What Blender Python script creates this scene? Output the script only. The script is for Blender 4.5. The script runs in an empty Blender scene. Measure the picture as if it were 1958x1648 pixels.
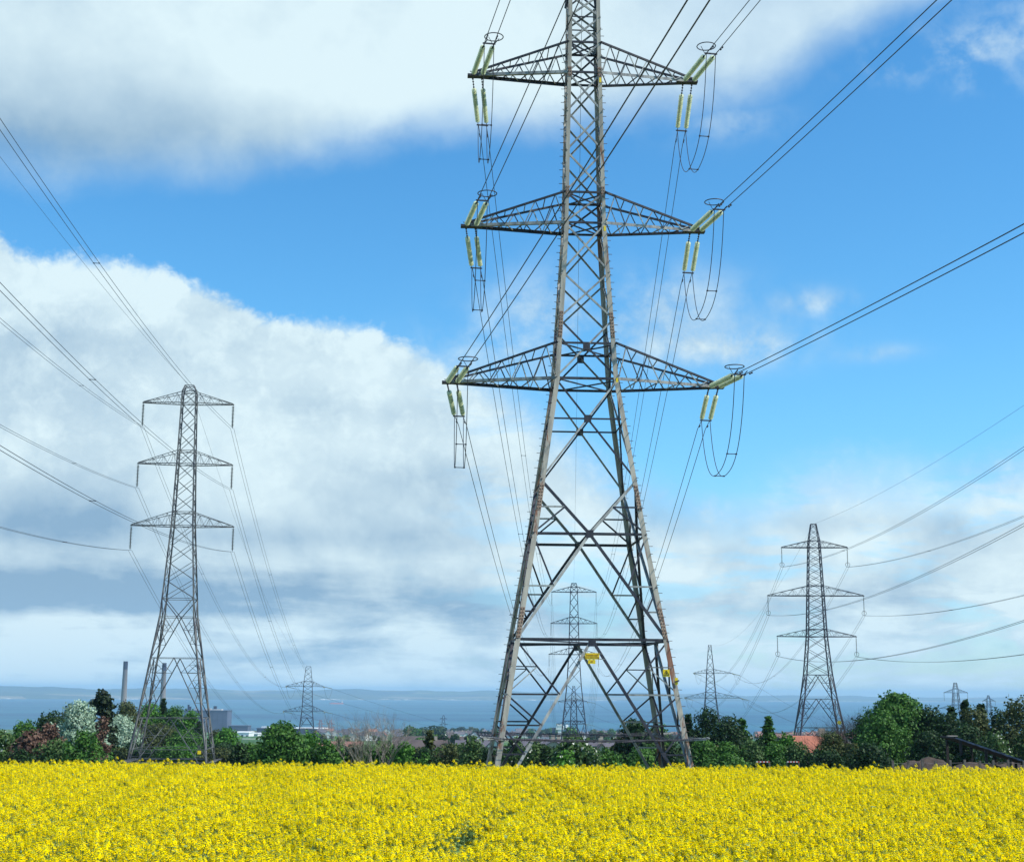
import bpy, bmesh, math, random
import numpy as np
from mathutils import Vector, Matrix
random.seed(7); RNG = np.random.default_rng(7)
SC = bpy.context.scene; COL = SC.collection

# ------------------------------------------------------------------ camera
F, YH, ROLL = 2750.0, 1323.0, 0.007          # focal length and horizon row in photo pixels (1958 wide)
PITCH = math.atan((YH - 824) / F)
cam = bpy.data.cameras.new('camera'); camo = bpy.data.objects.new('camera', cam); COL.objects.link(camo)
cam.sensor_width = 36; cam.lens = 36 * F / 1958; cam.clip_start = .5; cam.clip_end = 60000
CM = Matrix.Rotation(math.radians(90) + PITCH, 4, 'X') @ Matrix.Rotation(ROLL, 4, 'Z')
camo.matrix_world = CM; SC.camera = camo
CR = CM.to_3x3()
def ray(px, py):
    return CR @ Vector(((px - 979) / F, (824 - py) / F, -1))
def at(px, py, Y):                            # the world point seen at a photo pixel, at ground distance Y
    r = ray(px, py); return r * (Y / r.y)
def mpp(Y, z=0): return (Y * math.cos(PITCH) + z * math.sin(PITCH)) / F     # metres per photo pixel

# ------------------------------------------------------------------ node helpers
def new_mat(name):
    m = bpy.data.materials.new(name); m.use_nodes = True; nt = m.node_tree
    return m, nt, nt.nodes['Principled BSDF']
class NB:                                     # tiny expression builder for shader maths
    def __init__(s, nt): s.nt = nt
    def m(s, op, a, b=None, c=None, clamp=False):
        n = s.nt.nodes.new('ShaderNodeMath'); n.operation = op; n.use_clamp = clamp
        for i, v in enumerate((a, b, c)):
            if v is None: continue
            if isinstance(v, (int, float)): n.inputs[i].default_value = v
            else: s.nt.links.new(v, n.inputs[i])
        return n.outputs[0]
    def smooth(s, v, lo, hi):
        n = s.nt.nodes.new('ShaderNodeMapRange'); n.interpolation_type = 'SMOOTHSTEP'
        for i, x in enumerate((v, lo, hi, 0.0, 1.0)):
            if isinstance(x, (int, float)): n.inputs[i].default_value = x
            else: s.nt.links.new(x, n.inputs[i])
        return n.outputs[0]
    def noise(s, vec, scale, detail=4, rough=.55, dist=0.0, out=0):
        n = s.nt.nodes.new('ShaderNodeTexNoise'); s.nt.links.new(vec, n.inputs['Vector'])
        n.inputs['Scale'].default_value = scale; n.inputs['Detail'].default_value = detail
        n.inputs['Roughness'].default_value = rough; n.inputs['Distortion'].default_value = dist
        return n.outputs[out]
    def comb(s, x, y, z):
        n = s.nt.nodes.new('ShaderNodeCombineXYZ')
        for i, v in enumerate((x, y, z)):
            if isinstance(v, (int, float)): n.inputs[i].default_value = v
            else: s.nt.links.new(v, n.inputs[i])
        return n.outputs[0]
    def mix(s, f, a, b):
        n = s.nt.nodes.new('ShaderNodeMix'); n.data_type = 'RGBA'
        for i, v in ((0, f), (6, a), (7, b)):
            if isinstance(v, (int, float)): n.inputs[i].default_value = v
            elif isinstance(v, tuple): n.inputs[i].default_value = (*v, 1)
            else: s.nt.links.new(v, n.inputs[i])
        return n.outputs[2]
    def curve(s, v, pts):                     # float curve through (x in 0..1, y in 0..1) points
        n = s.nt.nodes.new('ShaderNodeFloatCurve'); s.nt.links.new(v, n.inputs[1])
        cv = n.mapping.curves[0]
        while len(cv.points) < len(pts): cv.points.new(.5, .5)
        for p, (x, y) in zip(cv.points, pts): p.location = (x, y); p.handle_type = 'AUTO'
        n.mapping.use_clip = False; n.mapping.update(); return n.outputs[0]

def add_(nb, a, b): return nb.m('ADD', a, b)
def mul_(nb, a, k): return nb.m('MULTIPLY', a, k)
# ------------------------------------------------------------------ world: sky with clouds, by direction
SUN_EL, SUN_AZ = 53.0, 108.0                  # azimuth clockwise from +Y (the viewing direction): to the right of the viewer, high
w = bpy.data.worlds.new('World'); SC.world = w; w.use_nodes = True; nt = w.node_tree; nb = NB(nt)
bg = nt.nodes['Background']
sky = nt.nodes.new('ShaderNodeTexSky'); sky.sky_type = 'NISHITA'; sky.sun_disc = False
sky.sun_elevation = math.radians(SUN_EL); sky.sun_rotation = math.radians(SUN_AZ)
sky.altitude = 60; sky.air_density = 1.0; sky.dust_density = .3; sky.ozone_density = 2.2
tc = nt.nodes.new('ShaderNodeTexCoord'); sx = nt.nodes.new('ShaderNodeSeparateXYZ'); nt.links.new(tc.outputs['Generated'], sx.inputs[0])
X, Y, Z = sx.outputs
AZ = nb.m('ARCTAN2', X, Y)                    # azimuth, 0 = straight ahead
EL = nb.m('DIVIDE', Z, nb.m('MAXIMUM', nb.m('SQRT', nb.m('ADD', nb.m('MULTIPLY', X, X), nb.m('MULTIPLY', Y, Y))), .02))
def azel(px, py):
    r = ray(px, py); return math.atan2(r.x, r.y), r.z / math.hypot(r.x, r.y)
A0, A1 = -.45, .45; E1 = .55
U = nb.m('DIVIDE', nb.m('SUBTRACT', AZ, A0), A1 - A0, clamp=True)
def edge(pts):
    q = [azel(*p) for p in pts]; return nb.m('MULTIPLY', nb.curve(U, [((a - A0) / (A1 - A0), e / E1) for a, e in q]), E1)
PV = nb.comb(AZ, EL, 0.0)
PVs = nb.comb(nb.m('MULTIPLY', AZ, .32), EL, 3.0)           # stretched sideways, for the flat layers low down
n1 = nb.m('SUBTRACT', nb.noise(PV, 9, 8, .55, .3), .5)      # big lumps
n2 = nb.m('SUBTRACT', nb.noise(PV, 26, 6, .6, .2), .5)      # small lumps
n5 = nb.m('SUBTRACT', nb.noise(PV, 70, 6, .62, .3), .5)
n6 = nb.m('SUBTRACT', nb.noise(nb.comb(mul_(nb, AZ, .22), EL, 9.0), 60, 6, .6, .3), .5)
puff = add_(nb, nb.m('ABSOLUTE', n2), mul_(nb, nb.m('ABSOLUTE', n5), .8))      # billowy, mean about .13
n3 = nb.m('SUBTRACT', nb.noise(PVs, 22, 7, .58, .4), .5)
n4 = nb.noise(nb.comb(AZ, nb.m('MULTIPLY', EL, 1.3), 7.0), 6.5, 5, .5, .5)
def gauss(px, py, wx, wy):
    a, e = azel(px, py)
    dx = nb.m('DIVIDE', nb.m('SUBTRACT', AZ, a), wx / F); dy = nb.m('DIVIDE', nb.m('SUBTRACT', EL, e), wy / F)
    return nb.m('EXPONENT', nb.m('MULTIPLY', nb.m('ADD', nb.m('MULTIPLY', dx, dx), nb.m('MULTIPLY', dy, dy)), -1))
def add(*a):
    r = a[0]
    for x in a[1:]: r = nb.m('ADD', r, x)
    return r
def mul(a, b): return nb.m('MULTIPLY', a, b)
# upper cloud: everything above its lower edge
eA = edge([(0, 330), (150, 345), (300, 340), (450, 318), (560, 305), (650, 290), (760, 272), (870, 250), (960, 245), (1050, 255), (1150, 240), (1230, 235), (1330, 215), (1430, 190), (1500, 160), (1600, 90), (1700, 30), (1800, -20), (1958, -60)])
dA = nb.m('SUBTRACT', EL, eA)
dA = add(dA, mul(n1, .050), mul(n2, .018), mul(n5, .004))
covA = nb.smooth(dA, -.020, .038)
thinA = nb.smooth(AZ, .02, .16)
covA = mul(covA, nb.m('SUBTRACT', 1.0, mul(thinA, .18)))
wisp = mul(add(gauss(1760, 120, 130, 45), mul(gauss(1930, 70, 160, 70), 1.0), mul(gauss(1900, 165, 120, 25), .5), mul(gauss(1380, 235, 120, 40), .7)), nb.smooth(add(n1, n2), -.16, .25))
covA = nb.m('MAXIMUM', covA, mul(wisp, .6))
# lower mass: everything below its upper edge
eB = edge([(0, 448), (60, 482), (200, 490), (330, 520), (430, 560), (520, 602), (600, 612), (700, 628), (800, 658), (860, 690), (950, 730), (1050, 800), (1150, 880), (1250, 930), (1350, 950), (1450, 945), (1520, 905), (1600, 892), (1700, 902), (1800, 900), (1900, 882), (1958, 868)])
dB = nb.m('SUBTRACT', eB, EL)
dB = add(dB, mul(n1, .022), mul(n2, .020), mul(n5, .007), mul(nb.m('SUBTRACT', puff, .12), .03))
sB = nb.smooth(AZ, -.10, .06)
covB = nb.smooth(dB, nb.m('ADD', -.005, mul(sB, -.02)), nb.m('ADD', .010, mul(sB, .032)))
covB = mul(covB, nb.m('SUBTRACT', 1.0, mul(mul(sB, nb.smooth(add(n3, mul(n6, .6)), .02, -.14)), .5)))
# thin middle patches
covC = mul(add(gauss(1040, 600, 130, 75), gauss(1300, 575, 120, 60), mul(gauss(1430, 660, 130, 40), 1.0), mul(gauss(1560, 578, 75, 26), 1.0), mul(gauss(1680, 676, 65, 16), .7), mul(gauss(1250, 660, 160, 50), .8), mul(gauss(1650, 905, 160, 35), .6), mul(gauss(920, 700, 160, 60), .8)),
           nb.smooth(add(mul(n1, 1.0), mul(n2, .9)), -.22, .20))
covC = mul(covC, .78)
# lights and darks inside the clouds
low = nb.smooth(EL, .125, .02)
shade = add(mul(gauss(120, 290, 420, 75), .75), mul(gauss(430, 235, 220, 60), .25), mul(gauss(60, 1115, 420, 38), .8), mul(gauss(520, 1140, 420, 30), .5), mul(gauss(250, 1165, 500, 14), .3), mul(gauss(850, 910, 110, 45), .42), mul(gauss(120, 650, 150, 40), .25),
            mul(gauss(100, 1000, 260, 50), .6), mul(gauss(650, 1030, 250, 30), .3), mul(gauss(1100, 1180, 300, 35), .45), mul(gauss(1500, 1150, 300, 30), .3), mul(gauss(650, 780, 200, 35), .22), mul(gauss(1750, 1000, 200, 25), .22))
bright = add(mul(gauss(560, 160, 330, 90), .5), mul(gauss(900, 90, 400, 90), .5), mul(gauss(250, 520, 230, 50), .6), mul(gauss(950, 860, 120, 90), .5), mul(gauss(620, 900, 160, 60), .35), mul(gauss(120, 1210, 260, 22), .35), mul(gauss(1830, 960, 180, 40), .6), mul(gauss(1620, 1030, 120, 22), .4), mul(gauss(1350, 1040, 150, 30), .3))
shade = add(shade, mul(nb.m('SUBTRACT', .52, n4), 1.5), mul(mul(n3, low), -2.5), mul(mul(n6, low), -2.3), mul(n2, -.8), mul(n5, -.18), mul(nb.m('SUBTRACT', .12, puff), mul(mul(nb.smooth(EL, .10, .18), nb.smooth(EL, .34, .26)), .75)), mul(mul(gauss(200, 220, 420, 110), nb.smooth(EL, .26, .33)), .62), mul(bright, -.55), mul(n1, -.8), .17)
shade = nb.m('MINIMUM', nb.m('MAXIMUM', mul(shade, nb.m('SUBTRACT', 1.0, mul(nb.smooth(EL, .25, .33), .45))), 0.0), .92)
c_cloud = nb.mix(shade, (.605, .745, .80), (.19, .335, .495))
c_cloud = nb.mix(mul(nb.smooth(EL, .08, .0), .38), c_cloud, (.335, .56, .77))
# clear sky: the Sky Texture, deepened as the slide film did
hsv = nt.nodes.new('ShaderNodeHueSaturation'); nt.links.new(sky.outputs[0], hsv.inputs['Color'])
hsv.inputs['Saturation'].default_value = 1.25; hsv.inputs['Value'].default_value = 1.36
SKY_STR = .10
clear = nt.nodes.new('ShaderNodeMix'); clear.data_type = 'RGBA'; clear.blend_type = 'MULTIPLY'; clear.inputs[0].default_value = 1
nt.links.new(hsv.outputs[0], clear.inputs[6]); nt.links.new(nb.mix(nb.smooth(EL, .0, .24), (.66, .93, 1.20), (.76, 1.14, 1.17)), clear.inputs[7])
def scaled(c, k):
    n = nt.nodes.new('ShaderNodeVectorMath'); n.operation = 'SCALE'; nt.links.new(c, n.inputs[0]); n.inputs['Scale'].default_value = k; return n.outputs[0]
vis = mul(nb.smooth(Y, .05, .45), nb.smooth(EL, .72, .50))        # fades the photographed clouds out sideways and overhead
scat = mul(nb.smooth(nb.noise(tc.outputs['Generated'], 2.6, 6, .55, .3), .54, .68), nb.smooth(EL, 0.0, .12))
cov = nb.m('ADD', mul(nb.m('MAXIMUM', nb.m('MAXIMUM', covA, covB), covC), vis), mul(mul(scat, .8), nb.m('SUBTRACT', 1.0, vis)))
below = nb.smooth(EL, -.02, 0.0)
full = nb.mix(cov, clear.outputs[2], scaled(c_cloud, 1 / SKY_STR))
nt.links.new(full, bg.inputs['Color']); bg.inputs['Strength'].default_value = SKY_STR

sun = bpy.data.lights.new('sun', 'SUN'); sun.energy = 5.0; sun.angle = math.radians(.53); sun.color = (1, .955, .87)
suno = bpy.data.objects.new('sun', sun); COL.objects.link(suno)
sd = Vector((math.sin(math.radians(SUN_AZ)) * math.cos(math.radians(SUN_EL)), math.cos(math.radians(SUN_AZ)) * math.cos(math.radians(SUN_EL)), math.sin(math.radians(SUN_EL))))
suno.rotation_euler = sd.to_track_quat('Z', 'Y').to_euler()
SC.view_settings.view_transform = 'Standard'; SC.view_settings.look = 'None'; SC.view_settings.exposure = .3; SC.view_settings.gamma = 1
SC.cycles.max_bounces = 5; SC.cycles.diffuse_bounces = 2; SC.cycles.glossy_bounces = 2; SC.cycles.transmission_bounces = 3; SC.cycles.transparent_max_bounces = 6; SC.cycles.volume_bounces = 0
SC.cycles.use_denoising = True

# ------------------------------------------------------------------ tagging and mesh helpers
def tag(o, label=None, cat=None, group=None, kind=None):
    if label: o['label'] = label
    if cat: o['category'] = cat
    if group: o['group'] = group
    if kind: o['kind'] = kind
    return o
def empty(name, loc=(0, 0, 0), rz=0, **k):
    o = bpy.data.objects.new(name, None); COL.objects.link(o); o.location = loc; o.rotation_euler = (0, 0, rz); o.empty_display_size = .5
    return tag(o, **k)
def link(name, me, mat, parent=None):
    o = bpy.data.objects.new(name, me); COL.objects.link(o); o.parent = parent
    for m in (mat if isinstance(mat, (list, tuple)) else [mat]): me.materials.append(m)
    return o
class MB:
    def __init__(s): s.v = []; s.f = []; s.mi = []; s.m = 0
    def add(s, vs, fs):
        b = len(s.v); s.v += [tuple(x) for x in vs]; s.f += [tuple(b + i for i in f) for f in fs]; s.mi += [s.m] * len(fs)
    def prism(s, p, q, e1, e2, a0, a1, b0, b1):
        vs = [c + e1 * a + e2 * b for c in (p, q) for a, b in ((a0, b0), (a1, b0), (a1, b1), (a0, b1))]
        s.add(vs, [(0, 1, 5, 4), (1, 2, 6, 5), (2, 3, 7, 6), (3, 0, 4, 7), (3, 2, 1, 0), (4, 5, 6, 7)])
    def beam(s, p, q, r, up=Vector((0, 0, 1))):
        p = Vector(p); q = Vector(q); d = (q - p).normalized()
        if abs(d.dot(up)) > .98: up = Vector((0, 1, 0))
        a = d.cross(up).normalized(); b = a.cross(d); s.prism(p, q, a, b, -r, r, -r, r)
    def angle(s, p, q, size, n, flip=False, t=.018):        # an L section: one flange in the face, one standing inwards
        p = Vector(p); q = Vector(q); n = Vector(n); d = (q - p).normalized(); a = n.cross(d).normalized(); n = d.cross(a)
        if flip: a = -a
        j = random.uniform(.003, .028); p = p - n * j; q = q - n * j
        s.prism(p, q, a, n, -size / 2, size / 2, -t, 0); s.prism(p, q, a, n, size / 2 - t - .002, size / 2 - .002, -size, -t - .001)
    def box(s, c, d):
        x, y, z = d[0] / 2, d[1] / 2, d[2] / 2; c = Vector(c)
        s.prism(c - Vector((0, 0, z)), c + Vector((0, 0, z)), Vector((1, 0, 0)), Vector((0, 1, 0)), -x, x, -y, y)
    def tube(s, pts, r, n=5, r1=None, cap=True):
        pts = [Vector(p) for p in pts]; b = len(s.v); N = len(pts); prev = None
        for i, p in enumerate(pts):
            d = (pts[min(i + 1, N - 1)] - pts[max(i - 1, 0)]).normalized()
            up = prev if prev is not None else (Vector((0, 0, 1)) if abs(d.z) < .9 else Vector((0, 1, 0)))
            a = d.cross(up).normalized(); c = a.cross(d); prev = c
            rr = r if r1 is None else r + (r1 - r) * i / (N - 1)
            for k in range(n):
                t = 2 * math.pi * k / n; s.v.append(tuple(p + a * (math.cos(t) * rr) + c * (math.sin(t) * rr)))
        for i in range(N - 1):
            for k in range(n):
                s.f.append((b + i * n + k, b + i * n + (k + 1) % n, b + (i + 1) * n + (k + 1) % n, b + (i + 1) * n + k)); s.mi.append(s.m)
        if cap:
            s.f.append(tuple(b + k for k in range(n))[::-1]); s.mi.append(s.m); s.f.append(tuple(b + (N - 1) * n + k for k in range(n))); s.mi.append(s.m)
    def lathe(s, p, q, prof, n=10):                         # prof: (fraction along p-q, radius)
        p = Vector(p); q = Vector(q); d = (q - p).normalized(); up = Vector((0, 0, 1)) if abs(d.z) < .9 else Vector((0, 1, 0))
        a = d.cross(up).normalized(); c = a.cross(d); b = len(s.v)
        for f_, r in prof:
            for k in range(n):
                t = 2 * math.pi * k / n; s.v.append(tuple(p + (q - p) * f_ + a * (math.cos(t) * r) + c * (math.sin(t) * r)))
        for i in range(len(prof) - 1):
            for k in range(n):
                s.f.append((b + i * n + k, b + i * n + (k + 1) % n, b + (i + 1) * n + (k + 1) % n, b + (i + 1) * n + k)); s.mi.append(s.m)
    def build(s, name, mat, parent=None, smooth=False):
        me = bpy.data.meshes.new(name); me.from_pydata(s.v, [], s.f); me.update()
        o = link(name, me, mat, parent)
        if isinstance(mat, (list, tuple)): me.polygons.foreach_set('material_index', s.mi)
        if smooth: me.polygons.foreach_set('use_smooth', [True] * len(me.polygons))
        return o

# ------------------------------------------------------------------ materials
def simple(name, col, rough=.7, metal=0.0, var=.0, scale=3.0, col2=None, bump=0.0, coord='Object'):
    m, nt, b = new_mat(name); nb = NB(nt); b.inputs['Roughness'].default_value = rough; b.inputs['Metallic'].default_value = metal
    if var or col2:
        tc = nt.nodes.new('ShaderNodeTexCoord'); f = nb.noise(tc.outputs[coord], scale, 5, .6)
        c2 = col2 or tuple(x * (1 - var) for x in col)
        nt.links.new(nb.mix(nb.smooth(f, .35, .65), col, c2), b.inputs['Base Color'])
        if bump:
            bp = nt.nodes.new('ShaderNodeBump'); bp.inputs['Strength'].default_value = bump; nt.links.new(f, bp.inputs['Height']); nt.links.new(bp.outputs[0], b.inputs['Normal'])
    else: b.inputs['Base Color'].default_value = (*col, 1)
    return m
def steel(name, c1, c2, rust=.62, metal=.25, stretch=.35):
    m, nt, b = new_mat(name); nb = NB(nt); tc = nt.nodes.new('ShaderNodeTexCoord')
    mp = nt.nodes.new('ShaderNodeMapping'); mp.inputs['Scale'].default_value = (1, 1, stretch); nt.links.new(tc.outputs['Object'], mp.inputs[0])
    f = nb.noise(mp.outputs[0], 2.2, 6, .65); base = nb.mix(nb.smooth(f, .35, .66), c1, c2)
    g = nb.noise(mp.outputs[0], 1.1, 9, .7, 1.0); sz = nt.nodes.new('ShaderNodeSeparateXYZ'); nt.links.new(tc.outputs['Object'], sz.inputs[0])
    g = nb.m('ADD', g, nb.m('MULTIPLY', nb.smooth(sz.outputs[2], 7.0, 1.0), .07)); r = nb.smooth(g, rust, rust + .06)      # the feet have rusted most
    h = nb.noise(mp.outputs[0], 9, 4, .6); rc = nb.mix(h, (.30, .125, .055), (.13, .055, .035))
    nt.links.new(nb.mix(r, base, rc), b.inputs['Base Color'])
    b.inputs['Metallic'].default_value = metal; b.inputs['Roughness'].default_value = .52
    return m
M = {}
M['leg'] = steel('galvanised_leg', (.43, .395, .315), (.25, .23, .19), .56, 0, .13)
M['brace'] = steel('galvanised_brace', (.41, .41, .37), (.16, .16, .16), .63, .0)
M['dark'] = steel('shaded_brace', (.013, .013, .024), (.045, .042, .050), .69, 0)  # darker copy of the brace steel: shade painted into diagonals, chords and webs
M['far'] = simple('far_lattice_steel', (.045, .045, .07), .6, .0, .4, .6)
M['left'] = simple('grey_lattice_steel', (.15, .15, .14), .6, .0, col2=(.030, .030, .042), scale=.6)
M['pink'] = simple('reddish_lattice_steel', (.30, .13, .10), .6)
M['glass'] = simple('insulator_glass', (.78, .84, .54), .15, 0, col2=(.52, .58, .34), scale=4)
M['fglass'] = simple('dull_glass', (.26, .28, .20), .4)
M['porcelain'] = simple('brown_grey_porcelain', (.17, .165, .14), .25)
M['fitting'] = simple('dark_fitting', (.05, .05, .065), .5, .4)
M['wire'] = simple('aluminium_conductor', (.045, .045, .06), .5, .3)
M['bolt'] = simple('rusty_bolt_steel', (.12, .07, .05), .6, .3)
M['plate'] = simple('riveted_plate_rusty', (.38, .30, .22), .7, .1, col2=(.16, .08, .05), scale=12)
M['yellow'] = simple('yellow_sign_enamel', (.88, .62, .01), .4)
M['black'] = simple('black_lettering', (.03, .015, .01), .6)
M['redink'] = simple('faded_red_lettering', (.45, .12, .02), .6)
M['bark'] = simple('bark', (.10, .075, .055), .9, 0, .5, 5)
M['palebark'] = simple('pale_bark', (.36, .31, .25), .9, 0, .5, 6)
def leafmat(name, c1, c2, trans=.25, spec=.2):
    m, nt, b = new_mat(name); nb = NB(nt); tc = nt.nodes.new('ShaderNodeTexCoord'); g = nt.nodes.new('ShaderNodeNewGeometry')
    f = nb.noise(tc.outputs['Object'], .9, 3, .6); r = nb.m('ADD', mul2(nb, g.outputs['Random Per Island'], .6), mul2(nb, f, .5))
    col = nb.mix(nb.smooth(r, .25, .85), c1, c2); nt.links.new(col, b.inputs['Base Color']); b.inputs['Roughness'].default_value = .6
    b.inputs['Specular IOR Level'].default_value = spec
    tr = nt.nodes.new('ShaderNodeBsdfTranslucent'); nt.links.new(col, tr.inputs[0]); ms = nt.nodes.new('ShaderNodeMixShader'); ms.inputs[0].default_value = trans
    nt.links.new(b.outputs[0], ms.inputs[1]); nt.links.new(tr.outputs[0], ms.inputs[2]); nt.links.new(ms.outputs[0], nt.nodes['Material Output'].inputs[0])
    return m
def mul2(nb, a, k): return nb.m('MULTIPLY', a, k)
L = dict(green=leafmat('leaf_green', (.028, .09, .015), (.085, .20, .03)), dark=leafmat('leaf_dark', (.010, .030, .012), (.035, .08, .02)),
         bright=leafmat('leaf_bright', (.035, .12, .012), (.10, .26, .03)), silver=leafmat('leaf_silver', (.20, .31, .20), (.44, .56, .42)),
         rust=leafmat('leaf_rust', (.07, .038, .028), (.19, .115, .08)), olive=leafmat('leaf_olive', (.035, .055, .018), (.10, .12, .035)),
         pine=leafmat('leaf_pine', (.010, .022, .012), (.030, .05, .018)), may=leafmat('leaf_hawthorn', (.03, .08, .02), (.10, .17, .05)), blossom=leafmat('may_blossom', (.55, .58, .45), (.75, .76, .66)))

# ------------------------------------------------------------------ terrain
PROF = [(-400, -2.8), (0, -3.2), (41, -3.2), (58, -4.6), (75, -6.0), (120, -8.4), (200, -12.0), (400, -18.0), (700, -26), (1000, -36), (1600, -52), (2300, -68), (2700, -74.2), (2790, -76.5), (4000, -90)]
def ground(x, y):
    z = float(np.interp(y, [p[0] for p in PROF], [p[1] for p in PROF]))
    if y > 60: z += math.sin(x * .021 + y * .013) * min(.8, (y - 60) * .006) 
    return z
def grid_mesh(name, xs, ys, zf, mat, **k):
    nx, ny = len(xs), len(ys)
    vs = [(x, y, zf(x, y)) for y in ys for x in xs]
    fs = [(j * nx + i, j * nx + i + 1, (j + 1) * nx + i + 1, (j + 1) * nx + i) for j in range(ny - 1) for i in range(nx - 1)]
    me = bpy.data.meshes.new(name); me.from_pydata(vs, [], fs); me.update(); me.polygons.foreach_set('use_smooth', [True] * len(fs))
    return tag(link(name, me, mat), **k)
m, nt, b = new_mat('ground_fields'); nb = NB(nt); tc = nt.nodes.new('ShaderNodeTexCoord'); P = tc.outputs['Object']
sp = nt.nodes.new('ShaderNodeSeparateXYZ'); nt.links.new(P, sp.inputs[0])
vor = nt.nodes.new('ShaderNodeTexVoronoi'); vor.inputs['Scale'].default_value = .004; nt.links.new(nb.comb(sp.outputs[0], nb.m('MULTIPLY', sp.outputs[1], .55), 0.0), vor.inputs['Vector'])
vs_ = nt.nodes.new('ShaderNodeSeparateXYZ'); nt.links.new(vor.outputs['Color'], vs_.inputs[0])
rough = nb.mix(nb.smooth(nb.noise(P, .35, 6, .7), .4, .62), (.055, .085, .022), (.13, .12, .055))
fld = nb.mix(nb.smooth(vs_.outputs[0], .25, .7), (.055, .13, .035), (.10, .16, .055)); fld = nb.mix(nb.smooth(vs_.outputs[1], .74, .78), fld, (.20, .155, .10))
fld = nb.mix(nb.smooth(nb.noise(P, .03, 5, .7), .52, .60), fld, (.025, .05, .02))
nt.links.new(nb.mix(nb.smooth(sp.outputs[1], 150, 420), rough, fld), b.inputs['Base Color']); b.inputs['Roughness'].default_value = .95; b.inputs['Specular IOR Level'].default_value = .1
M['ground'] = m
xs = sorted(set([-9000, -5000, -3200, 3200, 5000, 9000] + list(range(-2000, 2001, 200)) + list(range(-240, 241, 12))))
ys = sorted(set([-400, -200, -60, 0, 20, 35, 41, 46, 52, 58, 66, 75, 85, 100] + list(range(120, 421, 20)) + list(range(480, 2800, 80)) + [2700, 2740, 2790, 2850, 4000]))
def gz(x, y):
    yy = y + (math.sin(x * .003) * 45 + math.sin(x * .011) * 20 if y > 2400 else 0)
    return ground(x, yy)
grid_mesh('ground', xs, ys, gz, M['ground'], kind='structure')

m, nt, b = new_mat('sea_water'); nb = NB(nt); tc = nt.nodes.new('ShaderNodeTexCoord'); P = tc.outputs['Object']
sp = nt.nodes.new('ShaderNodeSeparateXYZ'); nt.links.new(P, sp.inputs[0])
Pw = nb.comb(nb.m('MULTIPLY', sp.outputs[0], .3), sp.outputs[1], 0.0)
nt.links.new(nb.mix(nb.smooth(nb.noise(Pw, .0016, 4, .6), .4, .62), (.026, .115, .17), (.010, .060, .12)), b.inputs['Base Color'])
b.inputs['Roughness'].default_value = .45; b.inputs['IOR'].default_value = 1.33; b.inputs['Specular IOR Level'].default_value = .3
bp = nt.nodes.new('ShaderNodeBump'); bp.inputs['Strength'].default_value = .9; bp.inputs['Distance'].default_value = 2.0
nt.links.new(nb.noise(Pw, .09, 6, .7), bp.inputs['Height']); nt.links.new(bp.outputs[0], b.inputs['Normal']); M['sea'] = m
SEA = -75.0
grid_mesh('sea', [-26000, -8000, -3000, 0, 3000, 8000, 26000], [2500, 3500, 5000, 8000, 12000, 18000, 24500], lambda x, y: SEA, M['sea'], kind='structure')

# far coast: hills that run away towards the right
m, nt, b = new_mat('far_hills'); nb = NB(nt); tc = nt.nodes.new('ShaderNodeTexCoord'); P = tc.outputs['Object']
sp = nt.nodes.new('ShaderNodeSeparateXYZ'); nt.links.new(P, sp.inputs[0])
vor = nt.nodes.new('ShaderNodeTexVoronoi'); vor.inputs['Scale'].default_value = .0016; nt.links.new(P, vor.inputs['Vector'])
vs_ = nt.nodes.new('ShaderNodeSeparateXYZ'); nt.links.new(vor.outputs['Color'], vs_.inputs[0])
hc = nb.mix(vs_.outputs[0], (.015, .035, .035), (.055, .085, .04)); hc = nb.mix(nb.smooth(vs_.outputs[1], .86, .9), hc, (.16, .15, .10))
town = nb.m('MULTIPLY', nb.smooth(sp.outputs[2], -64, -71), nb.smooth(nb.noise(P, .0011, 3, .6), .46, .56))
town = nb.m('MULTIPLY', town, nb.smooth(nb.noise(P, .012, 4, .7), .50, .60))
nt.links.new(nb.mix(town, hc, (.72, .68, .62)), b.inputs['Base Color']); b.inputs['Roughness'].default_value = .95
M['hills'] = m
def coast(px):                                 # distance of the far shore along a column
    return float(np.interp(px, [-600, 0, 500, 979, 1400, 1958, 2600], [10400, 10800, 12000, 13700, 15200, 17000, 18000]))
def crest(px):
    b_ = float(np.interp(px, [-600, 0, 60, 130, 250, 420, 560, 700, 830, 960, 1150, 1350, 1600, 1958, 2600], [24, 26, 23, 15, 12, 9, 6, 14, 16, 9, 2, -8, -22, -34, -40]))
    return b_ + 7 * math.sin(px * .021) + 5 * math.sin(px * .047 + 1) + 3 * math.sin(px * .11)
cols = list(range(-600, 2601, 16)); rows = [0, .02, .07, .16, .28, .42, .56, .70, .85, 1.0, 1.3]
vs = []
for r_ in rows:
    for c_ in cols:
        Y0 = coast(c_); Yd = Y0 + r_ * 3600; X = (c_ - 979) / F * Yd / math.cos(PITCH)
        s = min(1, r_); prof = (s ** .8) * (1 + .25 * math.sin(c_ * .011 + r_ * 7)) if r_ < .9 else 1
        vs.append((X, Yd, SEA - 1.5 + (crest(c_) - SEA) * min(prof, 1.0) if r_ <= 1 else crest(c_) - 40))
nx = len(cols); fs = [(j * nx + i, j * nx + i + 1, (j + 1) * nx + i + 1, (j + 1) * nx + i) for j in range(len(rows) - 1) for i in range(nx - 1)]
me = bpy.data.meshes.new('hills'); me.from_pydata(vs, [], fs); me.update(); tag(link('hills', me, M['hills']), kind='structure')
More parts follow.
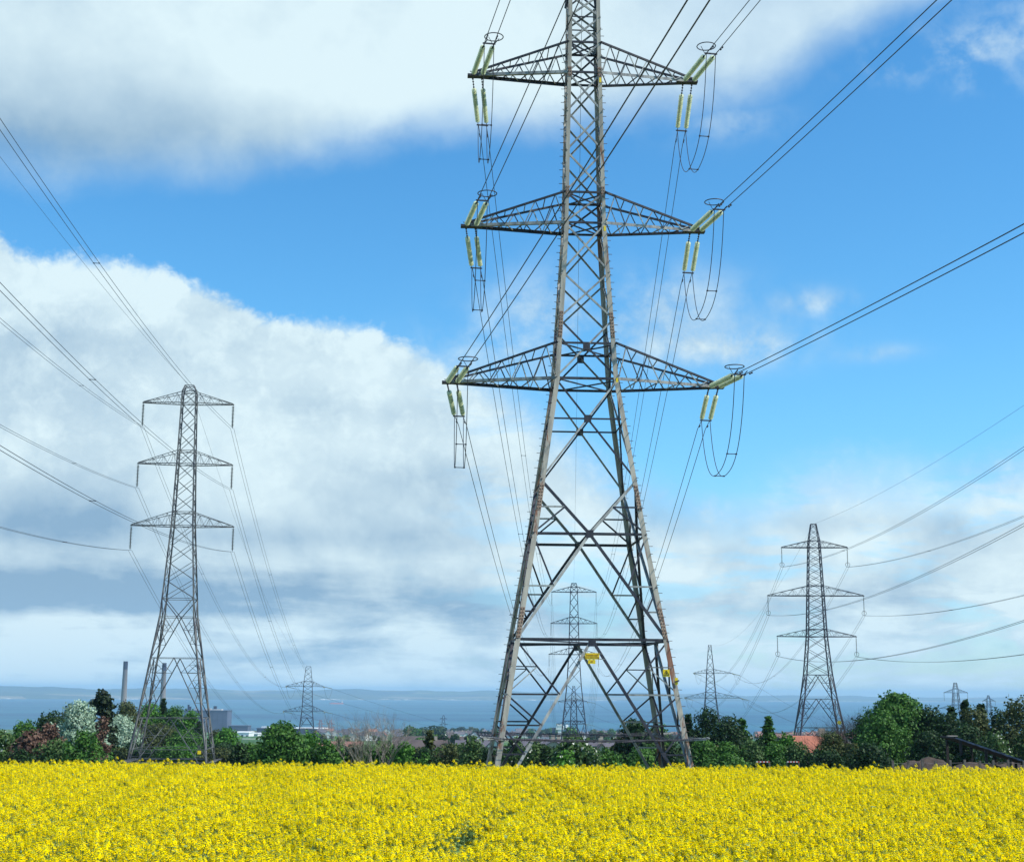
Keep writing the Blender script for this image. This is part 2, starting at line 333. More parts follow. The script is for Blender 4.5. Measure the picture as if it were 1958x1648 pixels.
# ---- haze
m = bpy.data.materials.new('haze_air'); m.use_nodes = True; nt = m.node_tree; nt.nodes.remove(nt.nodes['Principled BSDF'])
pv = nt.nodes.new('ShaderNodeVolumePrincipled'); pv.inputs['Color'].default_value = (.46, .76, 1, 1); pv.inputs['Density'].default_value = 7.5e-5
nt.links.new(pv.outputs[0], nt.nodes['Material Output'].inputs['Volume'])
hz = MB(); hz.box((0, 12500, (-93 + 60) / 2), (60000, 27000, 153)); tag(hz.build('haze', m), kind='stuff')

# ------------------------------------------------------------------ pylons
def wof(prof, z):
    return float(np.interp(z, [p[0] for p in prof], [p[1] for p in prof]))
def insulator(p, q, lead, nd, rd, mats, parent, ring=False, tail=.35, seg=10, label=None):
    p = Vector(p); q = Vector(q); Ltot = (q - p).length; d = (q - p) / Ltot
    a, b_ = p + d * lead, q - d * tail
    prof = []
    for i in range(nd):
        t = i / nd; s_ = 1 / nd
        prof += [(t, rd * .24), (t + s_ * .10, rd * .98), (t + s_ * .24, rd), (t + s_ * .34, rd * .34), (t + s_ * .9, rd * .30)]
    g = MB(); g.lathe(a, b_, prof, seg)
    for i in range(len(g.f)): g.mi[i] = 1 if (i // seg) % 5 in (3, 4) else 0        # glass skirts, metal caps between them
    o = g.build('insulator_string', [mats[0], mats[1]], parent, smooth=False)
    h = MB(); h.tube([p, a], rd * .13, 5); h.tube([b_, q], rd * .15, 5)
    if lead > .6:
        for i in range(4): c = p + d * (lead * (i + .6) / 4.6); h.lathe(c - d * .05, c + d * .05, [(0, .02), (.3, rd * .38), (.7, rd * .38), (1, .02)], 6)
    if tail > .3 and rd > .12:
        h.beam(a - Vector((.22, 0, -.08)), a, .02); h.beam(q - d * .1, q + Vector((.18, 0, .22)), .02)
    h.build('end_fitting', mats[1], o)
    if ring:
        r = MB(); c = q + Vector((0, 0, .42)); n = 26
        r.tube([c + Vector((math.cos(2 * math.pi * i / n) * .52, math.sin(2 * math.pi * i / n) * .52, 0)) for i in range(n + 1)], .030, 5)
        r.tube([q - d * .2, c + Vector((-.3, 0, 0))], .02, 4); r.tube([q - d * .2, c + Vector((.3, .2, 0))], .02, 4)
        r.build('grading_ring', mats[1], o)
    return o

def pylon(pos, yaw, prof, arms, faces, top, S, leg_mat, br_mats, label, detail=0, group=None, peak_w=.5, L_sections=False, ztop_w=None):
    """prof: (z, width) of the body; arms: (z_bottom, z_top, half left, half right); faces: panel list; S: size factor of members"""
    root = empty('transmission_pylon', pos, yaw, label=label, cat='pylon', group=group)
    def corner(sx, sy, z): w_ = wof(prof, z) / 2; return Vector((sx * w_, sy * w_, z))
    z0 = prof[0][0]; zt = prof[-1][0]
    # legs
    for sx in (-1, 1):
        for sy in (-1, 1):
            g = MB(); zz = [p[0] for p in prof]
            for a, b_ in zip(zz[:-1], zz[1:]):
                p, q = corner(sx, sy, a), corner(sx, sy, b_ + (.0 if b_ == zt else .04)); s_ = S * (.27 if a < arms[0][0] - 1 else .26 if a < arms[1][0] - 1 else .22)
                if L_sections:
                    ex, ey = Vector((-sx, 0, 0)), Vector((0, -sy, 0)); t = .03
                    if sx * sy > 0: g.prism(p, q, ex, ey, 0, s_, 0, t); g.prism(p, q, ex, ey, 0, t, t + .001, s_)
                    else: g.prism(p, q, ey, ex, 0, t, 0, s_); g.prism(p, q, ey, ex, t + .001, s_, 0, t)
                else: g.beam(p, q, s_ / 2)
            lg = g.build('leg', leg_mat, root)
            if detail > 1:
                g = MB(); g.m = 1; z = z0 + 2.5; k = 0
                while z < zt - 2:
                    c = corner(sx, sy, z)
                    if k % 2: g.beam(c, c + Vector((sx * .20, 0, 0)), .013)
                    else: g.beam(c, c + Vector((0, sy * .20, 0)), .013); g.beam(c + Vector((0, sy * .02, 0)), c + Vector((sx * .12, sy * .02, 0)), .011)
                    z += .42; k += 1
                for zs, hh in ((20.35, 1.5), (10.4, 1.4), (3.6, 1.6), (28.3, .7), (35.7, .6)):
                    zs -= BZ; s_ = .27 if zs < 17 - BZ else .26; g.m = 2; p, q = corner(sx, sy, zs - hh / 2), corner(sx, sy, zs + hh / 2)
                    g.prism(p, q, Vector((-sx, 0, 0)), Vector((0, sy, 0)), .02, s_ - .02, .004, .02)
                    g.m = 1; nb_ = int(hh / .17)
                    for i in range(nb_):
                        for u in (.28, .72): g.box(p.lerp(q, (i + .5) / nb_) + Vector((-sx * s_ * u, sy * .025, 0)), (.05, .03, .05))
                lg.data.materials.append(M['bolt']); lg.data.materials.append(M['plate'])
                mj = bpy.data.meshes.new('j'); mj.from_pydata(g.v, [], g.f); mj.polygons.foreach_set('material_index', g.mi); bm = bmesh.new(); bm.from_mesh(lg.data); bm.from_mesh(mj); bm.to_mesh(lg.data); bm.free()
    # face lattices
    NF = [((0, -1), lambda u, z: Vector((u * wof(prof, z) / 2, -wof(prof, z) / 2, z))), ((0, 1), lambda u, z: Vector((-u * wof(prof, z) / 2, wof(prof, z) / 2, z))),
          ((-1, 0), lambda u, z: Vector((-wof(prof, z) / 2, -u * wof(prof, z) / 2, z))), ((1, 0), lambda u, z: Vector((wof(prof, z) / 2, u * wof(prof, z) / 2, z)))]
    for nrm, P_ in NF:
        g = MB(); n = Vector((nrm[0], nrm[1], 0))
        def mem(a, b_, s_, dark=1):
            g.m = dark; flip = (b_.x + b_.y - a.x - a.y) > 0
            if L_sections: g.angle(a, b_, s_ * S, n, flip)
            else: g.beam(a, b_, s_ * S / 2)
        def X_(z, W0, W1, zz0, zz1): return 0
        def panel(f_):
            k = f_[0]
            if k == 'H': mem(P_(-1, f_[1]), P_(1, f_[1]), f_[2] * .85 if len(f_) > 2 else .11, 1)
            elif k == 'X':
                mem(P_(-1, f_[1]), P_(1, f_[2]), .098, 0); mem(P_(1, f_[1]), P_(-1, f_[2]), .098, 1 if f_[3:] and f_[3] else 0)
            elif k == 'Z':                                    # single zigzag pair of half panels
                mem(P_(-1, f_[1]), P_(1, f_[2]), .11, 1)
            elif k == 'V' or k == 'K':                        # K: apex up, feet on the legs below; V: apex down
                apex_z, foot_z = (f_[2], f_[1]) if k == 'K' else (f_[1], f_[2])
                ap = P_(0, apex_z); zs = f_[3]
                for s_ in (-1, 1):
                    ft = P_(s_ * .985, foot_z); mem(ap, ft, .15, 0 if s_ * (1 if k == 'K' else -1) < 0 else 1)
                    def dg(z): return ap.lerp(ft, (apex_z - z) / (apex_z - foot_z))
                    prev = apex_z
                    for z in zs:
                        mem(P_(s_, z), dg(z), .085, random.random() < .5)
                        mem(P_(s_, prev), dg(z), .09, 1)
                        if k == 'K' and abs(prev - z) > 2 * S and f_[4:]:
                            mid = P_(s_, prev).lerp(dg(z), .5); zm = (prev + z) / 2
                            mem(mid, P_(s_, mid.z), .06, 1); mem(mid, P_(s_, z), .06, 0)
                        prev = z
        for f_ in faces: panel(f_)
        if detail > 1:
            g.m = 1
            for z in (19.07 - BZ, 14.86 - BZ, 8.39 - BZ, 2.60 - BZ):
                c = P_(0, z) + n * .01; e = Vector((-n.y, n.x, 0)); g.prism(c - Vector((0, 0, .22)), c + Vector((0, 0, .2)), e, n, -.2, .2, .004, .024)
        g.build('lattice_side', br_mats, root)
    # plan bracing at the arm levels
    for z in [a[0] for a in arms] + [a[1] for a in arms] + list(f_[1] for f_ in faces if f_[0] == 'K' and detail):
        if z < .5: continue
        g = MB(); e = .03; g.beam(corner(-1, -1, z - e), corner(1, 1, z - e), .035 * S); g.beam(corner(-1, 1, z - e - .08), corner(1, -1, z - e - .08), .035 * S)
        g.build('plan_brace', br_mats[1], root)
    # peak
    if top:
        g = MB(); zp, wp = top
        for sx in (-1, 1):
            for sy in (-1, 1): g.beam(corner(sx, sy, zt), Vector((sx * wp / 2, sy * wp / 2, zp)), .075 * S)
        n_ = 3 if zp - zt > 2.5 else 1
        for i in range(n_):
            t0, t1 = i / n_, (i + 1) / n_; za, zb = zt + (zp - zt) * t0, zt + (zp - zt) * t1; wa = wof(prof, zt) * (1 - t0) + wp * t0; wb = wof(prof, zt) * (1 - t1) + wp * t1
            for s_ in (-1, 1):
                for a, b_ in ((-1, 1), (1, -1)):
                    g.beam((a * wa / 2, s_ * wa / 2, za), (b_ * wb / 2, s_ * wb / 2, zb), .04 * S); g.beam((s_ * wa / 2, a * wa / 2, za), (s_ * wb / 2, b_ * wb / 2, zb), .04 * S)
        for s_ in (-1, 1): g.beam((-wp / 2, s_ * wp / 2, zp), (wp / 2, s_ * wp / 2, zp), .05 * S); g.beam((s_ * wp / 2, -wp / 2, zp), (s_ * wp / 2, wp / 2, zp), .05 * S)
        g.build('earth_wire_peak', br_mats[1], root)
    # crossarms
    for za, zb, Ll, Lr in arms:
        for sx, LL in ((-1, Ll), (1, Lr)):
            g = MB(); tipx = sx * LL; nbay = 5 if detail else 4; tw = .16
            wb, wt = wof(prof, za) / 2, wof(prof, zb) / 2
            def bot(sy, t): return Vector((sx * wb + (tipx - sx * wb) * t, sy * (wb + (tw - wb) * t), za))
            def tp(sy, t): return Vector((sx * wt + (tipx - sx * wt) * t, sy * (wt + (tw - wt) * t), zb + (za + .12 - zb) * t))
            for sy in (-1, 1):
                n = Vector((0, sy, .25)).normalized()
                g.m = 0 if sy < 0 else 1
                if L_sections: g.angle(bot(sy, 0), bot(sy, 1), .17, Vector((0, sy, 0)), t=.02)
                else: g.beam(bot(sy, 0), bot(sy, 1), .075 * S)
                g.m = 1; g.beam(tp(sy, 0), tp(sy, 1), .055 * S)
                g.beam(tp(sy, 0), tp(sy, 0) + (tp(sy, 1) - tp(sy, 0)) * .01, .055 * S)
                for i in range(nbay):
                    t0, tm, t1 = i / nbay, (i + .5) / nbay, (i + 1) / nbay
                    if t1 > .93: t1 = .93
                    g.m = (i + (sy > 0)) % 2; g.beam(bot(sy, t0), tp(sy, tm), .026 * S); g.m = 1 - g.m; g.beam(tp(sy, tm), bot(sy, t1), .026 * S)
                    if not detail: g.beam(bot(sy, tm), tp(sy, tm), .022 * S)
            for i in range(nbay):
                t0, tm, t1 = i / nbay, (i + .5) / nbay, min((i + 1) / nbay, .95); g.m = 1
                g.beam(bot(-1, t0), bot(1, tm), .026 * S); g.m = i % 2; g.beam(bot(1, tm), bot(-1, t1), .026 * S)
                if i: g.beam(tp(-1, t0), tp(1, t0), .025 * S)
            g.m = 1
            if detail: g.box((tipx - sx * .35, 0, za - .02), (1.25, .42, .13)); g.box((tipx - sx * .35, 0, za + .1), (.8, .3, .1))
            else: g.box((tipx, 0, za), (.35 * S, .35 * S, .2 * S))
            g.build('crossarm', br_mats, root)
    return root
gb = []; BZ = -6.1

POSM = Vector((4.05, 80, -6.1)); YAWM = .053
base = POSM.z
prof_abs = [(-6.1, 10.95), (2.735, 8.05), (8.39, 6.15), (17.22, 3.535), (26.46, 2.377), (35.70, 2.0), (37.6, 1.92), (40.6, 1.85)]
R = lambda z: z - base
profM = [(R(z), w_) for z, w_ in prof_abs]
facesM = [('K', R(-6.1), R(2.735), [R(-.1), R(-1.66), R(-3.1), R(-4.5)], 1), ('H', R(2.735), .17), ('K', R(2.735), R(8.39), [R(5.55), R(4.2)]), ('H', R(8.39), .17), ('V', R(8.39), R(11.35), [R(9.87)]),
          ('X', R(11.35), R(17.22), 1), ('H', R(14.86), .10), ('H', R(17.22), .15), ('X', R(17.22), R(20.7), 1), ('H', R(19.27), .12), ('X', R(20.7), R(23.5)), ('X', R(23.5), R(26.46)), ('H', R(26.46), .13), ('X', R(26.46), R(28.3), 1), ('H', R(28.3), .13),
          ('X', R(28.3), R(30.8)), ('X', R(30.8), R(33.25)), ('X', R(33.25), R(35.7)), ('H', R(35.7), .13), ('X', R(35.7), R(37.6), 1), ('H', R(37.6), .13), ('X', R(37.6), R(39.2)), ('X', R(39.2), R(40.6)), ('H', R(39.2), .07)]
armsM = [(R(17.22), R(19.3), 7.77, 7.77), (R(26.46), R(28.3), 6.83, 6.83), (R(35.7), R(37.6), 6.55, 6.55)]
facesM = [(f[0], f[1], f[2], [z for z in f[3]], *f[4:]) if f[0] in 'KV' else f for f in facesM]
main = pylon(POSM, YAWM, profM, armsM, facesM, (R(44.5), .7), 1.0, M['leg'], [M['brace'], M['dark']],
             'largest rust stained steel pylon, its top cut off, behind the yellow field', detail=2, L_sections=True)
MW = Matrix.Translation(POSM) @ Matrix.Rotation(YAWM, 4, 'Z'); MWi = MW.inverted()

# wires -----------------------------------------------------------------
def spacer_mb(g, a, b_): g.beam(a, b_, .02); g.beam(a + (b_ - a).normalized() * -.04, a + (b_ - a).normalized() * .06, .035); g.beam(b_ + (b_ - a).normalized() * -.06, b_ + (b_ - a).normalized() * .04, .035)
def twin(path, side, gap, r, label, group, spacers=(), damp=None, n=5, single=False):
    """a twin conductor: two wires side by side with spacers"""
    root = empty('power_line', path[0], label=label, cat='power line', group=group)
    o = path[0]
    for s_ in ((0,) if single else (-1, 1)):
        g = MB(); g.tube([p - o + side * (s_ * gap / 2) for p in path], r, n)
        if damp:
            for i0 in damp:
                p = path[i0].lerp(path[i0 + 1], .5) - o + side * (s_ * gap / 2); d = (path[i0 + 1] - path[i0]).normalized()
                g.beam(p - d * .22 - Vector((0, 0, .09)), p - d * .08 - Vector((0, 0, .09)), .035); g.beam(p + d * .08 - Vector((0, 0, .09)), p + d * .22 - Vector((0, 0, .09)), .035)
        g.build('wire', M['wire'], root)
    if spacers and not single:
        for i in spacers:
            if i < len(path): g = MB(); p = path[i] - o; spacer_mb(g, p - side * gap / 2, p + side * gap / 2); g.build('spacer', M['fitting'], root)
    return root
def wire_exit(Sx, adir, ex, ey, Lmax, k, n=60):
    """path from Sx heading along horizontal direction adir that crosses the sight line of photo pixel (ex,ey)"""
    r = ray(ex, ey); a = Vector((adir.x, adir.y)).normalized()
    A = Matrix(((a.x, -r.x), (a.y, -r.y))); L_, t = A.inverted() @ Vector((-Sx.x, -Sx.y))
    z = t * r.z; m_ = (Sx.z + k * L_ * L_ - z) / L_
    return [Vector((Sx.x + a.x * l, Sx.y + a.y * l, Sx.z - m_ * l + k * l * l)) for l in [Lmax * (i / n) ** 1.15 for i in range(n + 1)]], m_
def catenary(A, B, sag, n=40):
    return [A.lerp(B, i / n) - Vector((0, 0, 4 * sag * (i / n) * (1 - i / n))) for i in range(n + 1)]

V = ray(505, 1215); near_h = Vector((-V.x, -V.y, 0)).normalized()
mid_pos = at(1097, 1423, 395)
ends = {}
spec = [('top', 2, 'left', -1, (966, 0)), ('top', 2, 'right', 1, (1444, 0)), ('middle', 1, 'left', -1, (1095, 0)), ('middle', 1, 'right', 1, (1806, 0)), ('lowest', 0, 'left', -1, (1336, 0)), ('lowest', 0, 'right', 1, (1958, 437))]
midtips = {('top', -1): (1055.3, 1158), ('top', 1): (1139.3, 1158), ('middle', -1): (1053.5, 1217), ('middle', 1): (1141, 1217), ('lowest', -1): (1049.7, 1277), ('lowest', 1): (1144.5, 1278)}
for lv, ai, sd_, sx, ex in spec:
    za, zb, Ll, Lr = armsM[ai]
    T = MW @ Vector((sx * (Ll - .3), 0, za))
    path, m_ = wire_exit(T, near_h, ex[0], ex[1], 210, 3.0e-4)
    dn = (path[4] - path[0]).normalized()
    ls = MW.to_3x3() @ Vector((1, 0, 0)); side = near_h.cross(Vector((0, 0, 1))).normalized()
    if side.x < 0: side = -side
    ln = 4.55
    Mt = at(*midtips[(lv, sx)], 395); farp = catenary(T, Mt, 7.5, 80)
    df = (farp[3] - farp[0]).normalized(); lf = 5.1
    En = T + dn * ln; Ef = T + df * lf + Vector((0, 0, -.35))
    near_path = [En] + [p for p in path if (p - T).dot(near_h) > ln + .3]
    farp = [Ef] + [p for p in farp if (p - T).dot(df) > lf + 1.5]
    for s_, xo in ((-1, -.27), (1, .27)):
        a0 = MWi @ (T + ls * xo); insulator(a0, MWi @ (En + side * xo), .45, 15, .155, (M['glass'], M['fitting']), main, ring=(s_ == sx * -1 if sx < 0 else s_ < 0), tail=.4)
        insulator(a0 + Vector((0, .12, -.06)), MWi @ (Ef + side * xo), 1.25, 14, .15, (M['glass'], M['fitting']), main, tail=.3)
        # jumper loop from the near string's end to the far string's end
        A, B = En + side * xo, Ef + side * xo
        sg = 4.3 if sx > 0 else 4.1
        pts = []
        for i in range(25):
            t = i / 24; u = t * t * (3 - 2 * t); p = A.lerp(B, .5 * t + .5 * u); p.z -= sg * (1 - abs(2 * t - 1) ** 2.4) ; pts.append(MWi @ p)
        g = MB(); g.tube(pts, .022, 5); g.build('jumper_cable', M['wire'], main)
        if s_ < 0: jl = pts
        else:
            g = MB(); spacer_mb(g, jl[7], pts[7]); spacer_mb(g, jl[14], pts[14]); g.build('jumper_spacer', M['fitting'], main)
    g = MB(); g.beam(MWi @ (En - side * .36), MWi @ (En + side * .36), .035); g.beam(MWi @ (Ef - side * .36), MWi @ (Ef + side * .36), .035); g.build('yoke_bar', M['fitting'], main)
    twin(near_path, side, .54, .023, f'twin power line passing overhead from the {lv} {sd_} crossarm of the largest pylon', 'twin power lines of the largest pylon', damp=[0])
    twin(farp, side, .50, .021, f'twin power line sloping away behind the {lv} {sd_} crossarm of the largest pylon', 'twin power lines of the largest pylon', spacers=(20, 38, 56), damp=[0])
# earth wire of the main line
Pk = MW @ Vector((0, 0, R(44.5)))
twin(catenary(Pk, at(1097, 1116, 395), 5, 40), Vector((1, 0, 0)), 0, .016, 'thin single earth wire hanging down the middle of the largest pylon to the next pylon', 'earth wires', single=True)

# signs on the main pylon
def loc(px, py, plane_y_local):                # a photo pixel on the pylon's own face plane
    r = ray(px, py); o = MWi @ Vector((0, 0, 0)); d = MWi.to_3x3() @ r
    t = (plane_y_local - o.y) / d.y; return o + d * t
def text(name, body, size, loc_, mat, parent, ext=.004, align='CENTER'):
    c = bpy.data.curves.new(name, 'FONT'); c.body = body; c.size = size; c.extrude = ext; c.align_x = align; c.align_y = 'CENTER'
    o = bpy.data.objects.new(name, c); dg = None
    COL.objects.link(o); bpy.context.view_layer.update()
    me = bpy.data.meshes.new_from_object(o.evaluated_get(bpy.context.evaluated_depsgraph_get())); bpy.data.objects.remove(o)
    me.transform(Matrix.Translation(loc_) @ Matrix.Rotation(math.radians(90), 4, 'X')); me.materials.clear()
    return link(name, me, mat, parent)
yf = -wof(profM, R(1.5)) / 2 - .12
a = loc(1118.5, 1248, yf); b_ = loc(1146, 1260.5, yf); c1 = loc(1124.5, 1260.5, yf); c2 = loc(1138.5, 1268.5, yf)
g = MB(); g.box(((a.x + b_.x) / 2, yf, (a.z + b_.z) / 2), (b_.x - a.x, .01, a.z - b_.z)); g.box(((c1.x + c2.x) / 2, yf, (c1.z + c2.z) / 2 - .006), (c2.x - c1.x, .01, c1.z - c2.z))
sg_ = g.build('warning_sign', M['yellow'], main); W_ = b_.x - a.x; cx = (a.x + b_.x) / 2
text('lettering', 'DANGER KEEP', .10, Vector((cx, yf - .012, a.z - .115)), M['redink'], sg_); text('lettering', 'AWAY FROM WIRES', .085, Vector((cx, yf - .012, a.z - .23)), M['redink'], sg_)
text('lettering', '400', .085, Vector(((c1.x + c2.x) / 2, yf - .012, (c1.z + c2.z) / 2)), M['redink'], sg_)
g = MB()
for fx in (.06, .94):
    for z in (a.z - .03, b_.z + .03): g.box((a.x + W_ * fx, yf - .01, z), (.035, .02, .035))
for fx in (.34, .62): g.box((a.x + W_ * fx, yf - .01, b_.z + .02), (.035, .02, .035))
g.build('sign_bolts', M['black'], sg_)
g = MB(); l1 = loc(1104, 1249.5, yf + .03); l2 = loc(1151, 1249.5, yf + .03); g.beam(l1, l2, .018); l1 = loc(1104, 1259.5, yf + .03); l2 = loc(1158, 1259.8, yf + .03); g.beam(l1, l2, .018); g.build('sign_rail', M['brace'], main)
ys_ = -wof(profM, R(.9)) / 2 - .16; a = loc(1267.5, 1279.5, ys_); b_ = loc(1280.5, 1293.5, ys_); cx, cz = (a.x + b_.x) / 2, (a.z + b_.z) / 2; sz = b_.x - a.x
g = MB(); g.box((cx, ys_, cz), (sz, .01, a.z - b_.z)); s2 = g.build('warning_sign', M['yellow'], main); s2['label'] = 'square yellow sign with a black triangle and lightning bolt'
g = MB(); tr = [Vector((cx, ys_ - .012, cz + .135)), Vector((cx - .15, ys_ - .012, cz - .10)), Vector((cx + .15, ys_ - .012, cz - .10))]
for i in range(3): g.beam(tr[i], tr[(i + 1) % 3], .010)
zz = [Vector((cx + .01, ys_ - .012, cz + .06)), Vector((cx - .04, ys_ - .012, cz - .01)), Vector((cx + .03, ys_ - .012, cz - .005)), Vector((cx - .01, ys_ - .012, cz - .08))]
for i in range(3): g.beam(zz[i], zz[i + 1], .011)
g.build('danger_symbol', M['black'], s2)
g = MB(); g.beam(loc(1242, 1276, ys_ + .03), loc(1284, 1276, ys_ + .03), .014); g.build('sign_rail', M['brace'], main)
g = MB(); p = loc(1293.5, 1302, -wof(profM, R(.3)) / 2 - .05); g.box(p, (.15, .03, .36)); lp = g.build('number_plate', M['yellow'], main); g = MB(); g.beam(p + Vector((-.11, -.03, -.04)), p + Vector((.14, -.03, .04)), .03); g.build('plate_strap', M['fitting'], lp)
for lvz in (18.0, 27.0, 36.1):
    zz_ = R(lvz) - .9; hw = wof(profM, zz_) / 2; g = MB(); g.box((hw - .10, -hw - .012, zz_), (.12, .012, .30)); g.build('phase_marker', M['yellow'], main)
# anti-climbing guard: outriggers with strands of barbed wire all round
zg = R(-2.35); g = MB(); hw = wof(profM, zg) / 2
for sx in (-1, 1):
    for sy in (-1, 1):
        c = Vector((sx * hw, sy * hw, zg))
        for k, (ox, oy) in enumerate(((.95, .15), (.8, .45))):
            g.beam(c + Vector((-sx * .5, -sy * .1, -.05 * k)), c + Vector((sx * ox * 1.05, sy * oy, .10 - .06 * k)), .035)
        g.beam(c + Vector((sx * .95, sy * .0, .12)), c + Vector((sx * .95, sy * .7, .10)), .03)
gd = g.build('anti_climbing_guard', M['brace'], main); g = MB()
for k in range(7):
    e = hw - .35 + k * .20; z = zg - .04 + .022 * k
    cs = [Vector((-e, -e, z)), Vector((e, -e, z)), Vector((e, e, z)), Vector((-e, e, z))]
    for i in range(4):
        A, B = cs[i], cs[(i + 1) % 4]; pts = [A.lerp(B, t / 22) + Vector((0, 0, random.uniform(-.025, .025) - .10 * 4 * t / 22 * (1 - t / 22))) for t in range(23)]
        g.tube(pts, .012, 4)
        for p in pts[1:-1:1]: g.beam(p - Vector((.0, .0, .07)), p + Vector((.03, .03, .07)), .008)
g.build('barbed_wire', M['fitting'], gd)

# ------------------------------------------------------------------ the other pylons
def zat(px, py, Y): return at(px, py, Y).z
def far_pylon(px, Y, yaw, levels, arms_px, top, panels, label, mat, group=None, strings=None, S=1.0, foot_y=None):
    """levels: (row, width in px) from foot to the highest; arms_px: (row bottom, row top chord, x left, x right)"""
    topx = px; A0_ = at(px, levels[-1][0], Y); X0 = A0_.x
    zs = []
    def z_of(row):
        # row measured on the pylon's axis
        lo, hi = -80.0, 80.0
        for _ in range(50):
            mid_ = (lo + hi) / 2; p = CR.transposed() @ Vector((X0, Y, mid_)); yy = 824 + F * p.y / p.z
            if yy > row: lo = mid_
            else: hi = mid_
        return mid_
    zf = z_of(levels[0][0]); prof = [(z_of(r) - zf, w_ * mpp(Y, z_of(r))) for r, w_ in levels]
    cy, sy_ = math.cos(yaw), math.sin(yaw)
    arms = []
    for rb, rt, xl, xr in arms_px:
        z = z_of(rb); dpt = Y * math.cos(PITCH) + z * math.sin(PITCH)
        axis = 979 + F * X0 / dpt + (rb - 824) * -ROLL * 0
        p = CR.transposed() @ Vector((X0, Y, z)); axis = 979 - F * p.x / p.z
        arms.append((z - zf, z_of(rt) - zf, (axis - xl) * mpp(Y, z), (xr - axis) * mpp(Y, z)))
    faces = []
    for pn in panels:
        if pn[0] == 'H': faces.append(('H', z_of(pn[1]) - zf, .13))
        elif pn[0] == 'XN':
            a, b_, n = z_of(pn[1]) - zf, z_of(pn[2]) - zf, pn[3]
            for i in range(n): faces.append(('X', a + (b_ - a) * i / n, a + (b_ - a) * (i + 1) / n, 1))
        else:
            a, b_, n = z_of(pn[1]) - zf, z_of(pn[2]) - zf, pn[3]; faces.append((pn[0], a, b_, [b_ + (a - b_) * (i + 1) / (n + 1) for i in range(n)], 1)); faces.append(('H', b_, .12))
    pos = Vector((X0, Y, zf))
    root = pylon(pos, yaw, prof, arms, faces, (z_of(top[0]) - zf, top[1] * mpp(Y)) if top else None, S, mat, [mat, mat], label, detail=0, group=group)
    W = Matrix.Translation(pos) @ Matrix.Rotation(yaw, 4, 'Z'); tips = []
    for i, (za, zb, Ll, Lr) in enumerate(arms):
        for sx, LL in ((-1, Ll), (1, Lr)):
            p = Vector((sx * LL, 0, za))
            if strings and strings[0] == 'hang':
                q = p - Vector((0, 0, strings[1])); insulator(p, q, .25, strings[3], strings[2], (strings[4], M['fitting']), root, tail=.2, seg=8)
                if strings[5:]:
                    g = MB(); r_ = .42; n = 14; g.tube([q + Vector((math.cos(6.2832 * j / n) * r_, 0, .45 + math.sin(6.2832 * j / n) * r_)) for j in range(n + 1)], .035, 4); g.build('arcing_ring', M['fitting'], root)
                tips.append((i, sx, W @ q))
            elif strings:
                qn = p + Vector((.10 * strings[1], -strings[1], -.12 * strings[1])); qf = p + Vector((0.1, strings[1], -.22 * strings[1]))
                qf = p + Vector((strings[5] * strings[1], strings[1] * .8, -.22 * strings[1]))
                insulator(p, qn, .2, strings[3], strings[2], (strings[4], M['fitting']), root, tail=.1, seg=6); insulator(p, qf, .2, strings[3], strings[2], (strings[4], M['fitting']), root, tail=.1, seg=6)
                g = MB(); g.tube([qn.lerp(qf, t / 10) - Vector((0, 0, 3.4 * (1 - (2 * t / 10 - 1) ** 2))) for t in range(11)], .03, 4); g.build('jumper_cable', M['wire'], root)
                tips.append((i, sx, W @ qn, W @ qf))
            else: tips.append((i, sx, W @ p, W @ p))
    return root, {(t[0], t[1]): t[2:] for t in tips}, W @ Vector((0, 0, (z_of(top[0]) - zf)))

names = ['lowest', 'middle', 'top']
# left pylon
lp_, lt, lpk = far_pylon(363, 199, .09, [(1478, 150), (1430, 138), (1372, 119), (1258, 86), (1180, 63), (1006, 40), (888, 32), (772, 26.5), (750, 25)],
    [(1006, 980, 253, 445), (888, 863, 266, 443), (772, 751, 276, 445)], (738, 17),
    [('K', 1478, 1372, 2), ('K', 1372, 1258, 3), ('K', 1258, 1180, 2), ('V', 1180, 1145, 0), ('XN', 1145, 1006, 4), ('XN', 1006, 888, 4), ('XN', 888, 772, 4), ('XN', 772, 750, 1), ('H', 1006), ('H', 980), ('H', 888), ('H', 863), ('H', 772), ('H', 750), ('H', 1430)],
    'second largest grey pylon on the left standing among the whitebeam trees', M['left'], strings=('hang', 3.45, .20, 15, M['porcelain']), S=.72)
Vl = ray(722, 1172); lh = Vector((-Vl.x, -Vl.y, 0)).normalized()
lex = {(2, -1): (0, 612), (1, -1): (0, 814), (0, -1): (0, 1008), (2, 1): (0, 238), (1, 1): (0, 548), (0, 1): (0, 856)}
sdl = lh.cross(Vector((0, 0, 1))).normalized(); sdl = -sdl if sdl.x < 0 else sdl
